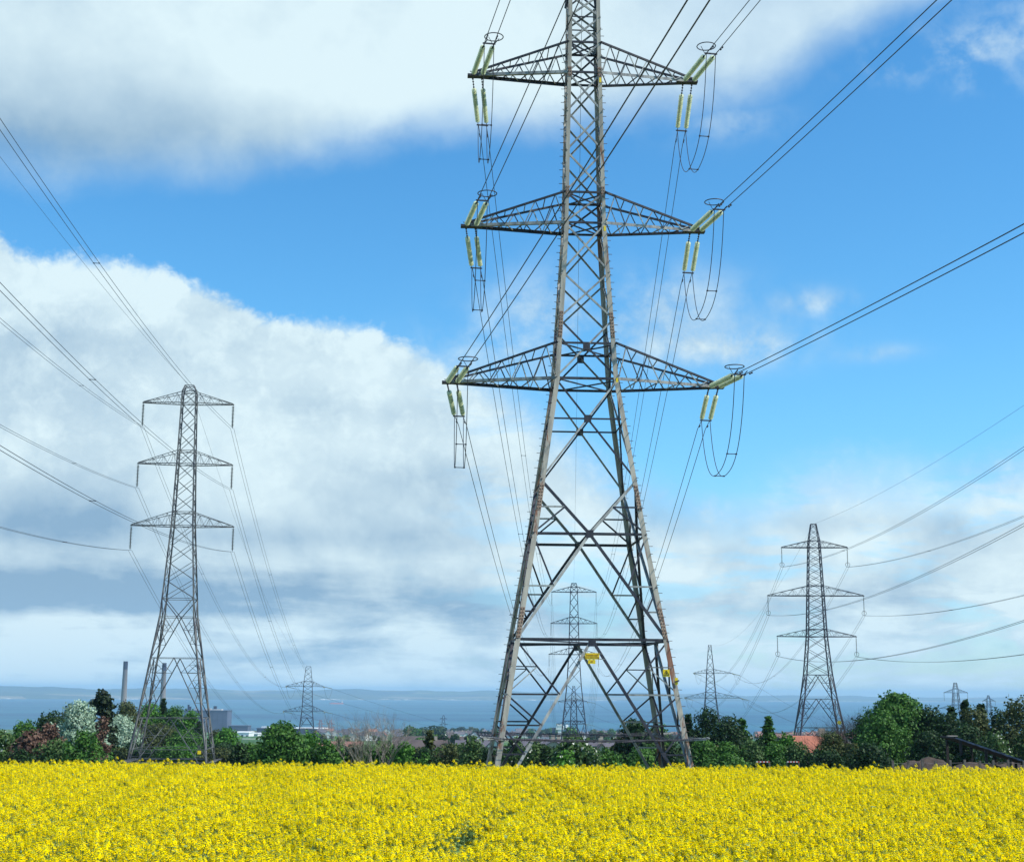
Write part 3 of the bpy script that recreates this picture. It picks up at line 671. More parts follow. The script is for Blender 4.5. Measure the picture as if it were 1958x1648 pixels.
# sign on left pylon
pl, pt, pp = far_pylon(589, 490, .12, [(1428, 34), (1412, 31), (1372, 23), (1360, 20), (1312, 16.5), (1303, 15.5)], [(1404, 1394, 553, 622), (1360, 1349, 542, 619), (1312, 1302, 547, 618)], (1274, 9),
    [('K', 1428, 1392, 1), ('K', 1392, 1372, 1), ('XN', 1372, 1360, 1), ('XN', 1360, 1312, 5), ('XN', 1312, 1303, 1), ('H', 1360), ('H', 1312), ('H', 1349), ('H', 1303), ('H', 1385)],
    'small dark pylon behind the round green tree with a red ship to its right', M['far'], strings=('t', 3.4, .16, 8, M['fglass'], .9), S=.85)
for i in range(3):
    for sx in (-1, 1):
        S_ = lt[(i, sx)][0]; ex = lex[(i, sx)]; pth, m_ = wire_exit(S_, lh, ex[0], ex[1], 190, 3.2e-4)
        sn = 'left' if sx < 0 else 'right'
        twin(pth, sdl, .42, .020, f'twin power line going left from the {names[i]} {sn} crossarm of the left pylon', 'twin power lines of the left pylon', spacers=(16, 34))
        q = pt[(i, sx)][0]
        twin(catenary(S_, q, 9.0, 50), sdl, .46, .021, f'twin power line going down right from the {names[i]} {sn} crossarm of the left pylon', 'twin power lines of the left pylon', spacers=(12, 24, 36))
        if i:
            q2 = pt[(i, sx)][1]; ry = {2: 1383, 1: 1402}[i] + (0 if sx > 0 else 6)
            twin(catenary(q2, at(1130, ry, 1500), 14, 30), Vector((0, 1, 0)), 0, .035, f'thin power line going right from the {names[i]} {sn} arm of the pylon by the ship', 'power lines across the sea', single=True)
pth, _ = wire_exit(lpk, lh, 0, 300, 190, 2.2e-4); twin(pth, sdl, 0, .014, 'thin single earth wire leaving the photo at left from the peak of the left pylon', 'earth wires', single=True)
twin(catenary(lpk, pp, 7, 40), sdl, 0, .014, 'thin single earth wire going down right from the peak of the left pylon', 'earth wires', single=True)
g = MB(); 
# small yellow plate and guard on the left pylon
Wl = lp_.matrix_basis.copy(); Wl = Matrix.Translation(lp_.location) @ Matrix.Rotation(.09, 4, 'Z'); q = Wl.inverted() @ at(381, 1438, 194.5); g.box(q, (.45, .02, .45)); g.build('warning_sign', M['yellow'], lp_)
g = MB(); zz_ = 1.6; hw = 5.2
for k in range(5):
    e = hw + k * .22
    for A, B in (((-e, -e), (e, -e)), ((e, -e), (e, e)), ((e, e), (-e, e)), ((-e, e), (-e, -e))): g.beam((*A, zz_ + k * .03), (*B, zz_ + k * .03), .03)
g.build('anti_climbing_guard', M['left'], lp_)

# pylon seen through the main one's legs
mp_, mt, mpk = far_pylon(1097.5, 395, -.05, [(1430, 52), (1376, 42), (1313, 28), (1251, 20), (1192, 16.8), (1132, 13.6), (1122, 12)],
    [(1251, 1239, 1050, 1144), (1192, 1180, 1053.5, 1141.3), (1132, 1121.5, 1055.2, 1139.7)], (1115, 9),
    [('K', 1430, 1378, 1), ('K', 1378, 1338, 2), ('XN', 1338, 1251, 3), ('XN', 1251, 1192, 3), ('XN', 1192, 1132, 3), ('XN', 1132, 1122, 1), ('H', 1251), ('H', 1239), ('H', 1192), ('H', 1180), ('H', 1132), ('H', 1122)],
    'slender distant pylon seen through the legs of the largest pylon', M['far'], strings=('hang', 3.5, .14, 10, M['porcelain']), S=.9)
ep, et, epk = far_pylon(1097, 640, -.1, [(1424, 19), (1384, 12.5), (1341, 9.5), (1336, 9)], [(1384, 1377, 1064, 1121), (1341, 1335, 1067, 1123)], (1311, 4),
    [('K', 1424, 1392, 1), ('XN', 1392, 1341, 4), ('XN', 1341, 1336, 1), ('H', 1384), ('H', 1341)],
    'smallest angle pylon directly behind the slender pylon between the main legs', M['far'], strings=('t', 3.5, .16, 6, M['fglass'], 1.0), S=1.0)
for i in range(3):
    for sx in (-1, 1):
        q = et[(max(i - 1, 0), sx)][0]; sn = 'left' if sx < 0 else 'right'
        twin(catenary(mt[(i, sx)][0], q, 8, 30), Vector((1, 0, 0)), .45, .024, f'faint twin power line going down behind the {names[i]} {sn} arm of the slender pylon', 'twin power lines of the slender pylon')
for i in range(2):
    for sx in (-1, 1):
        twin(catenary(et[(i, sx)][1], at(1330 + 30 * sx, 1375 + 22 * (1 - i), 1000), 8, 20), Vector((0, 1, 0)), 0, .04, f'faint line going right from the {"lower" if i == 0 else "upper"} {"left" if sx < 0 else "right"} arm of the smallest angle pylon', 'power lines across the sea', single=True)

# right pylon and the one beyond it
rp, rt_, rpk = far_pylon(1556, 275, -.06, [(1436, 95), (1391, 80), (1336, 61), (1290, 48), (1217, 35), (1139, 29), (1047, 21.5), (1034, 20)],
    [(1217, 1203, 1487, 1636), (1139, 1120, 1469, 1650), (1047, 1034, 1495, 1619)], (1002, 10),
    [('K', 1436, 1391, 2), ('K', 1391, 1336, 2), ('K', 1336, 1290, 2), ('XN', 1290, 1217, 3), ('XN', 1217, 1139, 5), ('XN', 1139, 1047, 7), ('XN', 1047, 1034, 1), ('H', 1217), ('H', 1203), ('H', 1139), ('H', 1120), ('H', 1047), ('H', 1034)],
    'tall dark pylon on the right with a wide middle arm above the orange roof', M['far'], strings=('hang', 3.7, .13, 13, M['porcelain'], 1), S=.8)
g = MB(); Wr = Matrix.Translation(rp.location) @ Matrix.Rotation(-.06, 4, 'Z'); g.lathe(Wr.inverted() @ at(1605, 1381, 270.9), Wr.inverted() @ at(1605, 1381, 271), [(0, .01), (.1, .38), (.9, .38), (1, .01)], 12); g.build('number_plate', M['yellow'], rp)
q_, qt, qpk = far_pylon(1358, 540, -.06, [(1436, 44), (1374, 29), (1334, 20), (1287, 13.5), (1280, 13)], [(1374, 1366, 1318, 1402), (1334, 1323, 1309, 1416), (1287, 1279, 1326, 1400)], (1233, 5),
    [('K', 1436, 1374, 2), ('XN', 1374, 1334, 3), ('XN', 1334, 1287, 4), ('XN', 1287, 1280, 1), ('H', 1374), ('H', 1334), ('H', 1323), ('H', 1287)],
    'dark angle pylon with a tall narrow peak behind the conifers right of centre', M['far'], strings=('t', 3.6, .17, 8, M['fglass'], .9), S=.85)
rex = {(2, -1): (1958, 857), (2, 1): (1958, 987), (1, -1): (1958, 1003), (1, 1): (1958, 1138), (0, -1): (1958, 1187), (0, 1): (1958, 1251)}
rh = Vector((-.045, -1, 0)).normalized(); sdr = Vector((1, -.045, 0)).normalized()
for i in range(3):
    for sx in (-1, 1):
        S_ = rt_[(i, sx)][0]; ex = rex[(i, sx)]; pth, m_ = wire_exit(S_, rh, ex[0], ex[1], 225, 3.6e-4); sn = 'left' if sx < 0 else 'right'
        twin(pth, sdr, .40, .022, f'dark power line going right from the {names[i]} {sn} arm of the right pylon', 'power lines of the right pylon', spacers=(20,))
        twin(catenary(S_, qt[(i, sx)][0], 10.5, 40), sdr, .42, .024, f'power line sagging down left from the {names[i]} {sn} arm of the right pylon', 'power lines of the right pylon', spacers=(20,))
        if i: twin(catenary(qt[(i, sx)][1], at(1700 + 25 * sx, 1398 - 8 * i, 1300), 13, 30), Vector((0, 1, 0)), 0, .04, f'thin power line falling right from the {names[i]} {sn} arm of the peaked pylon', 'power lines across the sea', single=True)
pth, _ = wire_exit(rpk, rh, 1958, 775, 225, 2.4e-4); twin(pth, sdr, 0, .015, 'thin single earth wire leaving the photo at right from the peak of the right pylon', 'earth wires', single=True)
twin(catenary(rpk, qpk, 7, 30), sdr, 0, .016, 'thin single earth wire going down left from the peak of the right pylon', 'earth wires', single=True)
far_pylon(1827, 900, 0, [(1420, 22), (1354, 13), (1324, 9), (1318, 8.5)], [(1354, 1347, 1797, 1857), (1324, 1317, 1805, 1850)], (1305, 4.5), [('XN', 1420, 1354, 3), ('XN', 1354, 1324, 3), ('H', 1354), ('H', 1324)],
    'tiny pylon with hanging strings above the dark trees at far right', M['far'], strings=('hang', 5.2, .2, 8, M['porcelain']), S=1.2)
far_pylon(1890, 1500, 0, [(1400, 12), (1340, 6), (1336, 5.5)], [(1352, 1349, 1876, 1906), (1340, 1335, 1879, 1903)], (1329, 2.5), [('XN', 1400, 1340, 4), ('H', 1340)], 'tiniest pylon just clearing the dark trees at far right', M['far'], strings=('hang', 5, .25, 5, M['porcelain']), S=1.5)
far_pylon(848, 1900, 0, [(1400, 9), (1385, 6), (1372, 4), (1370, 4)], [(1385, 1383, 840, 856), (1374, 1372, 841, 855)], (1367, 2), [('XN', 1400, 1372, 4)], 'tiny dark pylon standing in the town near the shore', M['far'], S=1.6)
for px_, y0, y1 in ((613, 1376, 1402), (632, 1376, 1400)):
    far_pylon(px_, 2000, 0, [(1408, 7), (y0 + 8, 5), (y0 + 6, 5)], [(y0 + 14, y0 + 12, px_ - 9, px_ + 9), (y0 + 8, y0 + 6, px_ - 8, px_ + 8)], (y0, 3), [('XN', 1408, y0 + 6, 5)], 'pinkish red pylon among the white harbour sheds, ' + ('left' if px_ < 620 else 'right') + ' of the two', M['pink'], S=1.6)


# ------------------------------------------------------------------ trees and bushes
def mesh_quads(name, V4, mat, parent, mi=None):
    n = len(V4); me = bpy.data.meshes.new(name); me.vertices.add(n * 4); me.vertices.foreach_set('co', V4.reshape(-1).astype(np.float32))
    me.loops.add(n * 4); me.loops.foreach_set('vertex_index', np.arange(n * 4, dtype=np.int32)); me.polygons.add(n)
    me.polygons.foreach_set('loop_start', np.arange(0, n * 4, 4, dtype=np.int32)); me.update(calc_edges=True)
    o = link(name, me, mat, parent)
    if mi is not None: me.polygons.foreach_set('material_index', mi.astype(np.int32))
    me.update(); return o
def leaf_quads(C, N, size, elong=1.0):
    """bent-free leaf quads at centres C with normals N"""
    n = len(C); N = N / np.maximum(np.linalg.norm(N, axis=1, keepdims=True), 1e-6)
    r = RNG.normal(size=(n, 3)); A = np.cross(N, r); A /= np.maximum(np.linalg.norm(A, axis=1, keepdims=True), 1e-6); B = np.cross(N, A)
    s = size * RNG.uniform(.6, 1.3, (n, 1)); A = A * s * elong; B = B * s
    k = RNG.uniform(.2, .5, (n, 1))
    return np.stack([C - A, C - B * k * 2 + A * .1, C + A, C + B * k * 2 + A * .1], axis=1)
def crown_points(lobes, dens, size, shell=.42):
    C = []; N = []
    for (c, r) in lobes:
        r = np.array(r); c = np.array(c); area = 4 * math.pi * ((r[0] * r[1]) ** 1.6 / 3 + (r[0] * r[2]) ** 1.6 / 3 + (r[1] * r[2]) ** 1.6 / 3) ** (1 / 1.6)
        n = int(area * dens); d = RNG.normal(size=(n, 3)); d /= np.linalg.norm(d, axis=1, keepdims=True)
        ph = RNG.uniform(0, 6.28, 6); f = 1 + .13 * np.sin(d[:, 0] * 7 + ph[0]) * np.sin(d[:, 1] * 6 + ph[1]) + .11 * np.sin(d[:, 2] * 9 + ph[2] + d[:, 0] * 4) + .08 * np.sin(d[:, 0] * 17 + ph[3]) * np.sin(d[:, 2] * 15 + ph[4])
        rad = (1 - RNG.random(n) ** 2.2 * shell) * f
        C.append(c + d * r * rad[:, None]); N.append(d + RNG.normal(size=(n, 3)) * .55 + np.array([0, 0, .25]))
    return np.concatenate(C), np.concatenate(N)
def limbs(g, base, top, r, lobes):
    b = Vector(base); t = Vector(top); mid_ = b.lerp(t, .5) + Vector((random.uniform(-.15, .15), random.uniform(-.15, .15), 0)); g.tube([b, mid_, t], r, 6, r * .35)
    for c, rr in lobes[:9]:
        s_ = b.lerp(t, random.uniform(.25, .7)); e = Vector(c); g.tube([s_, s_.lerp(e, .5) + Vector((0, 0, .12 * (e - s_).length)), e], r * .4, 4, r * .1)
def broadleaf(px, wpx, top, Y, kind, label, name='tree', group=None, leaf=.095, dens=42, nl=None, base_frac=.12, blossom=None, flat=1.0, conic=0, cat=None):
    P0 = at(px, 1440, Y); X0 = P0.x; gz_ = ground(X0, Y); zt = at(px, top, Y).z; H = zt - gz_; Wd = wpx * Y / F / 2 * (1.22 if name == 'tree' else 1.14)
    root = empty(name, (X0, Y, gz_), label=label, cat=cat or ('bush' if name.endswith('bush') else 'tree'), group=group)
    nl = nl or max(9, int(7 + Wd * 4.0)); lobes = []; zb = H * base_frac; hh = (H - zb) / 2; zc = zb + hh
    for i in range(nl):
        th = i * 2.4 + random.random(); u = (i + .5) / nl; zz = zb + (H - zb) * (.18 + .70 * u); q = 1 - max(0, 2 * u - .9) ** 2.2 * .72 - (max(0, .7 - 2 * u) ** 2 * .35 if name == 'tree' else 0)
        if conic: q = (1 - u) ** .8 + .08
        lr = Wd * (.34 + .16 * random.random()) * (1 if not conic else max(.35, q)); lz = min(lr * .85, hh * .8)
        rr = max(0, Wd * q - lr * .85)
        lobes.append(((math.cos(th) * rr, math.sin(th) * rr * .85, min(zz, H - lz * .95)), (lr, lr, lz)))
    lobes.append(((0, 0, zc - hh * .05), (Wd * .62, Wd * .58, hh * .82)) if not conic else ((0, 0, zb + H * .3), (Wd * .5, Wd * .5, H * .28)))
    tl = min(Wd * .42, hh * .6); lobes.append(((random.uniform(-.15, .15) * Wd, 0, H - tl * .92), (tl, tl, tl)))
    g = MB(); limbs(g, (0, 0, -.1), (0, 0, H * .8), max(.08, H * .022), lobes); g.build('trunk', M['bark'], root)
    if Y > 150: leaf *= 1.5; dens *= .5
    C, N = crown_points(lobes, dens, leaf); C = C[C[:, 2] > .02]; N = N[:len(C)]
    # shoots poking out of the outline
    ns = int(22 + Wd * 14); sh = []
    for i in range(ns):
        c, r_ = random.choice(lobes); d = RNG.normal(size=3); d[2] = abs(d[2]); d /= np.linalg.norm(d); k = np.linspace(.85, 1.32, 9)[:, None]; sh.append(np.array(c) + d * np.array(r_) * k + RNG.normal(size=(9, 3)) * .07)
    S_ = np.concatenate(sh); S_ = S_[(S_[:, 2] > 0) & (S_[:, 2] < H * 1.03)]; C = np.concatenate([C, S_]); N = np.concatenate([N, RNG.normal(size=(len(C) - len(N), 3))])
    q = leaf_quads(C, N[:len(C)], leaf); mats = [L[kind]]; mi = None
    if blossom: mats.append(L['blossom']); mi = (RNG.random(len(C)) < blossom) & (N[:len(C), 2] > -.2)
    mesh_quads('crown', q, mats, root, mi)
    return root
def pine(px, wpx, top, Y, label, kind='pine', pads=16):
    X0 = at(px, 1440, Y).x; gz_ = ground(X0, Y); H = at(px, top, Y).z - gz_; Wd = wpx * Y / F / 2
    root = empty('pine_tree', (X0, Y, gz_), label=label, cat='tree'); lobes = []
    for i in range(pads):
        u = (i + .5) / pads; th = i * 2.4; r_ = Wd * (.9 - .65 * u) * random.uniform(.5, 1); lr = Wd * random.uniform(.24, .36)
        lobes.append(((math.cos(th) * r_, math.sin(th) * r_, H * (.35 + .58 * u)), (lr, lr, lr * .62)))
    lobes.append(((0, 0, H * .93), (Wd * .3, Wd * .3, H * .07)))
    g = MB(); limbs(g, (0, 0, 0), (0, 0, H * .93), .16, lobes); g.build('trunk', M['bark'], root)
    C, N = crown_points(lobes, 60, .1, .8); mesh_quads('crown', leaf_quads(C, N, .16, 1.0), L[kind], root); return root
def spruce(px, wpx, top, Y, label, kind='dark'):
    X0 = at(px, 1440, Y).x; gz_ = ground(X0, Y); H = at(px, top, Y).z - gz_; Wd = wpx * Y / F / 2
    root = empty('conifer_tree', (X0, Y, gz_), label=label, cat='tree'); g = MB(); g.tube([(0, 0, 0), (0, 0, H)], .13, 6, .02); C = []; N = []
    n = int(H * 6)
    for i in range(n):
        u = (i + random.random()) / n; z = H * (.12 + .87 * u); ln = Wd * 1.45 * (1.04 - u) ** .95 * random.uniform(.65, 1.15)
        for k in range(5):
            th = random.uniform(0, 6.28); e = Vector((math.cos(th) * ln, math.sin(th) * ln, z - ln * .12)); g.tube([(0, 0, z), e], .025, 3, .008, cap=False)
            m_ = int(10 + ln * 26); t = RNG.random(m_) ** .7; p = np.array([[0, 0, z]]) + np.outer(t, np.array([e.x, e.y, e.z - z])) + RNG.normal(size=(m_, 3)) * np.array([.11, .11, .06]); C.append(p); N.append(RNG.normal(size=(m_, 3)) * .6 + np.array([0, 0, 1]))
    g.build('trunk', M['bark'], root); C = np.concatenate(C); N = np.concatenate(N); mesh_quads('crown', leaf_quads(C, N, .13, 1.3), L[kind], root); return root
def bare(px, wpx, top, Y, label, mat='palebark', dens=1.0, name='bare_tree'):
    X0 = at(px, 1440, Y).x; gz_ = ground(X0, Y); H = at(px, top, Y).z - gz_; Wd = wpx * Y / F / 2
    root = empty(name, (X0, Y, gz_), label=label, cat='tree'); g = MB(); h = MB()
    def grow(p, d, ln, r, lv):
        e = p + d * ln; mid_ = p.lerp(e, .5) + Vector([random.uniform(-.06, .06) * ln for _ in range(3)]); (g if lv < 2 else h).tube([p, mid_, e], r, 5 if lv < 2 else 3, r * .6, cap=False)
        if lv >= 5: return
        for _ in range(3 if lv < 4 else 2):
            dd = (d + Vector((random.uniform(-.75, .75), random.uniform(-.75, .75), random.uniform(-.1, .55)))).normalized(); grow(p.lerp(e, random.uniform(.55, 1)), dd, ln * random.uniform(.6, .82), r * .58, lv + 1)
    stems = int(5 * dens) + 2
    for i in range(stems):
        x = random.uniform(-.55, .55) * Wd; grow(Vector((x, random.uniform(-.5, .5) * Wd, 0)), Vector((x / max(Wd, .1) * .7, random.uniform(-.25, .25), 1)).normalized(), H * (.44 if mat == 'palebark' else .33), .045, 0)
    g.build('trunk', M[mat], root); h.build('twigs', M[mat], root); return root

# (x, width, top row, distance, leaf, label, extra)
B = broadleaf
B(8, 60, 1398, 104, 'may', 'low hawthorn bush with a few white flowers at the left edge of the photo', 'hawthorn_bush', blossom=.05)
B(42, 82, 1377, 118, 'green', 'rounded green bush second from the left edge, top against the sea', 'round_bush')
B(92, 86, 1362, 122, 'dark', 'dark green tree between the left round bush and the first silver tree')
B(128, 56, 1350, 126, 'olive', 'olive green tree just behind the left flank of the larger silver tree')
B(150, 92, 1341, 112, 'silver', 'larger silvery whitebeam in front of the dark pine', 'whitebeam_tree', leaf=.095, dens=64)
pine(190, 84, 1317, 124, 'dark pine standing highest behind the two silver trees', pads=20)
B(226, 80, 1369, 217, 'silver', 'smaller silvery whitebeam beside the left pylon foot', 'whitebeam_tree', leaf=.095, dens=64)
B(58, 84, 1398, 104, 'rust', 'reddish brown leaved shrub low in front of the dark tree at left', 'copper_bush', leaf=.12)
B(92, 66, 1384, 107, 'rust', 'reddish brown shrub touching the larger silver tree', 'copper_bush', leaf=.12)
B(190, 40, 1368, 109, 'rust', 'upright reddish brown shrub wedged between the two silver trees', 'copper_bush', leaf=.12, base_frac=.02)
B(240, 60, 1341, 231, 'olive', 'yellowish green tree behind the smaller silver tree, beside the left chimney')
B(282, 66, 1343, 234, 'bright', 'light green tree behind the left pylon, between the two chimneys')
spruce(308, 46, 1334, 235, 'pointed conifer behind the left pylon, under the second chimney')
B(330, 64, 1350, 233, 'green', 'green tree behind the middle of the left pylon')
B(362, 46, 1358, 231, 'bright', 'bright green tree covering the left half of the dark power station block')
spruce(378, 34, 1378, 230, 'small conifer just inside the right leg of the left pylon')
B(300, 90, 1384, 220, 'olive', 'olive brushwood low inside the legs of the left pylon', 'brush_bush')
B(352, 80, 1396, 219, 'green', 'green bush low inside the right legs of the left pylon', 'leafy_bush')
B(108, 92, 1414, 98, 'may', 'yellow green bush below the larger silver tree', 'leafy_bush')
B(160, 84, 1396, 96, 'green', 'broad dark centred hawthorn in front of the larger silver tree', 'hawthorn_bush', dens=30)
B(205, 56, 1424, 209, 'green', 'low green bush below the smaller silver tree', 'leafy_bush')
B(40, 70, 1432, 96, 'dark', 'low dark bush at the field edge at far left', 'leafy_bush')
B(270, 76, 1436, 208, 'dark', 'low dark bush at the field edge by the left pylon foot', 'leafy_bush')
B(412, 48, 1396, 223, 'olive', 'brownish green bush right of the left pylon', 'leafy_bush')
B(432, 58, 1392, 220, 'bright', 'light green rounded tree in front of the white sheds')
B(475, 60, 1420, 110, 'green', 'low green bush below the white sheds', 'leafy_bush')
B(538, 98, 1382, 104, 'green', 'large round dark green tree left of the pylon by the ship', leaf=.11, nl=20, dens=44)
B(590, 60, 1398, 112, 'bright', 'green tree at the foot of the pylon by the ship')
B(622, 62, 1414, 104, 'green', 'green bush right of the foot of the pylon by the ship', 'leafy_bush')
spruce(650, 40, 1410, 106, 'small pointed bright green tree left of the bare twiggy thicket', 'bright')
B(682, 50, 1424, 106, 'olive', 'brownish bush at the left side of the bare twiggy thicket', 'leafy_bush')
bare(716, 96, 1379, 100, 'pale leafless twiggy thicket in the hedge left of centre', dens=1.5)
B(742, 56, 1416, 110, 'green', 'green bush behind the right side of the bare thicket', 'leafy_bush')
B(775, 60, 1420, 108, 'bright', 'light green bush right of the bare thicket', 'leafy_bush')
spruce(820, 34, 1397, 114, 'thin open ash sapling rising above the hedge under the tiny town pylon', 'olive')
B(812, 66, 1430, 104, 'dark', 'dark bush beneath the ash sapling', 'leafy_bush')
B(812, 30, 1440, 94, 'green', 'small rounded bright bush at the field edge beneath the ash sapling', 'round_bush')
B(780, 30, 1444, 94, 'green', 'small low bush at the field edge just left of the small rounded bright bush', 'round_bush')
B(862, 60, 1424, 106, 'olive', 'mixed brownish bush left of the white gabled house', 'leafy_bush')
bare(870, 50, 1396, 112, 'dark twiggy sapling left of the largest pylon', 'bark', .6)
B(905, 66, 1408, 102, 'may', 'full green bush touching the left leg of the largest pylon', 'leafy_bush')
B(935, 60, 1428, 100, 'dark', 'dark bush behind the left foot of the largest pylon', 'leafy_bush')
B(985, 56, 1410, 106, 'may', 'hawthorn just right of the left legs of the largest pylon', 'hawthorn_bush', blossom=.02)
B(1020, 50, 1416, 104, 'may', 'hawthorn with white blossom beside the slanting strut of the largest pylon', 'hawthorn_bush', blossom=.06)
B(1052, 56, 1428, 104, 'dark', 'low dark bush between the two hawthorns inside the largest pylon', 'leafy_bush')
B(1098, 96, 1406, 102, 'may', 'large hawthorn in the middle of the largest pylon base', 'hawthorn_bush', blossom=.03, leaf=.13, dens=30)
B(1080, 60, 1436, 92, 'bright', 'low light green bush in front of the large central hawthorn', 'leafy_bush', blossom=.02)
B(1135, 40, 1430, 98, 'may', 'pale hawthorn below the house with the white gable', 'hawthorn_bush', blossom=.07)
B(1166, 56, 1436, 96, 'green', 'low hedge bush right of the pale hawthorn', 'leafy_bush')
B(1214, 72, 1376, 114, 'dark', 'dark sycamore between the right legs of the largest pylon', leaf=.14, dens=32)
B(1262, 66, 1384, 116, 'green', 'green tree behind the right back leg of the largest pylon')
B(1225, 76, 1430, 98, 'green', 'leafy bush in front of the dark sycamore', 'leafy_bush')
B(1288, 60, 1418, 100, 'dark', 'dark bush inside the right foot of the largest pylon', 'leafy_bush')
spruce(1316, 40, 1366, 120, 'dark conifer directly right of the right leg of the largest pylon')
B(1354, 70, 1354, 118, 'dark', 'tall dark tree under the peaked pylon', nl=16, dens=32)
B(1392, 80, 1368, 116, 'dark', 'dark tree in the clump right of the peaked pylon')
spruce(1420, 54, 1374, 118, 'broad spruce right of the dark clump', 'green')
spruce(1470, 58, 1370, 118, 'pointed spruce with open sea on both sides', 'green')
B(1450, 34, 1404, 112, 'dark', 'small dark bush filling the gap between the two spruces', 'leafy_bush')
B(1505, 48, 1402, 118, 'bright', 'light green tree left of the right pylon')
for i, (x_, w__, t_, k_, nm) in enumerate([(1345, 70, 1412, 'green', 'below the tall dark tree'), (1392, 66, 1418, 'green', 'below the dark clump'), (1438, 62, 1414, 'may', 'below the broad spruce'), (1482, 64, 1420, 'green', 'below the pointed spruce'), (1524, 56, 1418, 'may', 'at the left foot of the right pylon')]):
    B(x_, w__, t_, 104, k_, f'hedge bush {nm} in the right hand hedge', 'leafy_bush')
B(1392, 86, 1440, 94, 'green', 'long low bush at the field edge below the right hand hedge', 'leafy_bush')
B(1545, 40, 1434, 94, 'dark', 'small dark bush below the orange roof', 'round_bush')
B(1592, 76, 1398, 112, 'olive', 'brushy bush between the legs of the right pylon', 'leafy_bush')
B(1585, 70, 1432, 98, 'dark', 'low dark bush below the right pylon', 'leafy_bush')
bare(1610, 46, 1347, 122, 'dark leafless tree touching the right leg of the right pylon', 'bark', 1.6)
bare(1652, 60, 1335, 120, 'dark leafless tree left of the big sycamore', 'bark', 2.4)
B(1652, 60, 1366, 116, 'dark', 'dark undergrowth tree beneath the leafless tree')
B(1722, 134, 1325, 112, 'green', 'biggest broad sycamore, brightest tree at right', leaf=.12, nl=30, dens=44)
B(1690, 90, 1362, 106, 'green', 'lower leafy half of the right clump below the big sycamore')
B(1665, 92, 1421, 94, 'dark', 'rounded dark bush at the field edge below the big sycamore', 'round_bush', dens=32)
B(1778, 70, 1348, 110, 'dark', 'dark tree against the right side of the big sycamore')
B(1815, 84, 1362, 108, 'dark', 'dark broad tree below the tiny pylon with strings')
B(1868, 84, 1352, 106, 'olive', 'dark olive tree below the tiniest pylon', dens=30)
spruce(1822, 52, 1352, 112, 'dark spruce under the tiny pylon with strings')
spruce(1850, 52, 1340, 110, 'dark spruce just right of the tiny pylon with strings')
spruce(1880, 56, 1346, 110, 'dark spruce under the tiniest pylon')
B(1912, 60, 1356, 106, 'dark', 'dark bushy tree near the right edge')
B(1948, 78, 1334, 104, 'olive', 'olive green tree cut by the right edge of the photo')
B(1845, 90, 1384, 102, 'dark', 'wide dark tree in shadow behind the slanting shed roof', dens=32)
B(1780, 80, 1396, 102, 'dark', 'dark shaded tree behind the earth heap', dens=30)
B(1905, 70, 1396, 98, 'may', 'bush with pale flowers above the slanting shed roof', 'hawthorn_bush', blossom=.10)
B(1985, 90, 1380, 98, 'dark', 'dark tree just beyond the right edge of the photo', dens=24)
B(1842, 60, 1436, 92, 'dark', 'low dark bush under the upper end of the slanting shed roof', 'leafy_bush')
B(-35, 90, 1372, 112, 'green', 'green tree just beyond the left edge of the photo')

rr = random.Random(4); nf = 0
for x_ in range(-60, 2030, 26):
    if 1716 < x_ < 1960: continue
    k_ = rr.choice(['green', 'dark', 'may', 'olive', 'dark', 'bright']); nf += 1; xx_ = x_ + rr.uniform(-8, 8)
    B(xx_, rr.uniform(48, 66), rr.uniform(1419, 1436), rr.uniform(206, 216) if 215 < x_ < 450 else rr.uniform(106, 118), k_, f'low {dict(green="green", dark="dark green", may="yellow green", olive="olive", bright="light green")[k_]} bush filling the continuous hedge behind the field', 'hedge_bush', group='low bushes of the hedge', leaf=.11, dens=34)
# rough grass along the field edge
n = 26000; xx = RNG.uniform(-46, 46, n); yy = RNG.uniform(46, 108, n); C = np.stack([xx, yy, np.array([ground(a, b) for a, b in zip(xx, yy)])], 1)
h_ = RNG.uniform(.2, .75, (n, 1)); ln = RNG.normal(size=(n, 3)) * .16; ln[:, 2] = 0; wd = RNG.normal(size=(n, 3)) * .025; wd[:, 2] = 0; up = np.array([[0, 0, 1.0]]) * h_
mesh_quads('rough_grass', np.stack([C - wd, C + wd, C + up + ln + wd * .3, C + up + ln - wd * .3], 1), leafmat('dry_grass', (.07, .12, .03), (.32, .29, .14)), None)['kind'] = 'stuff'

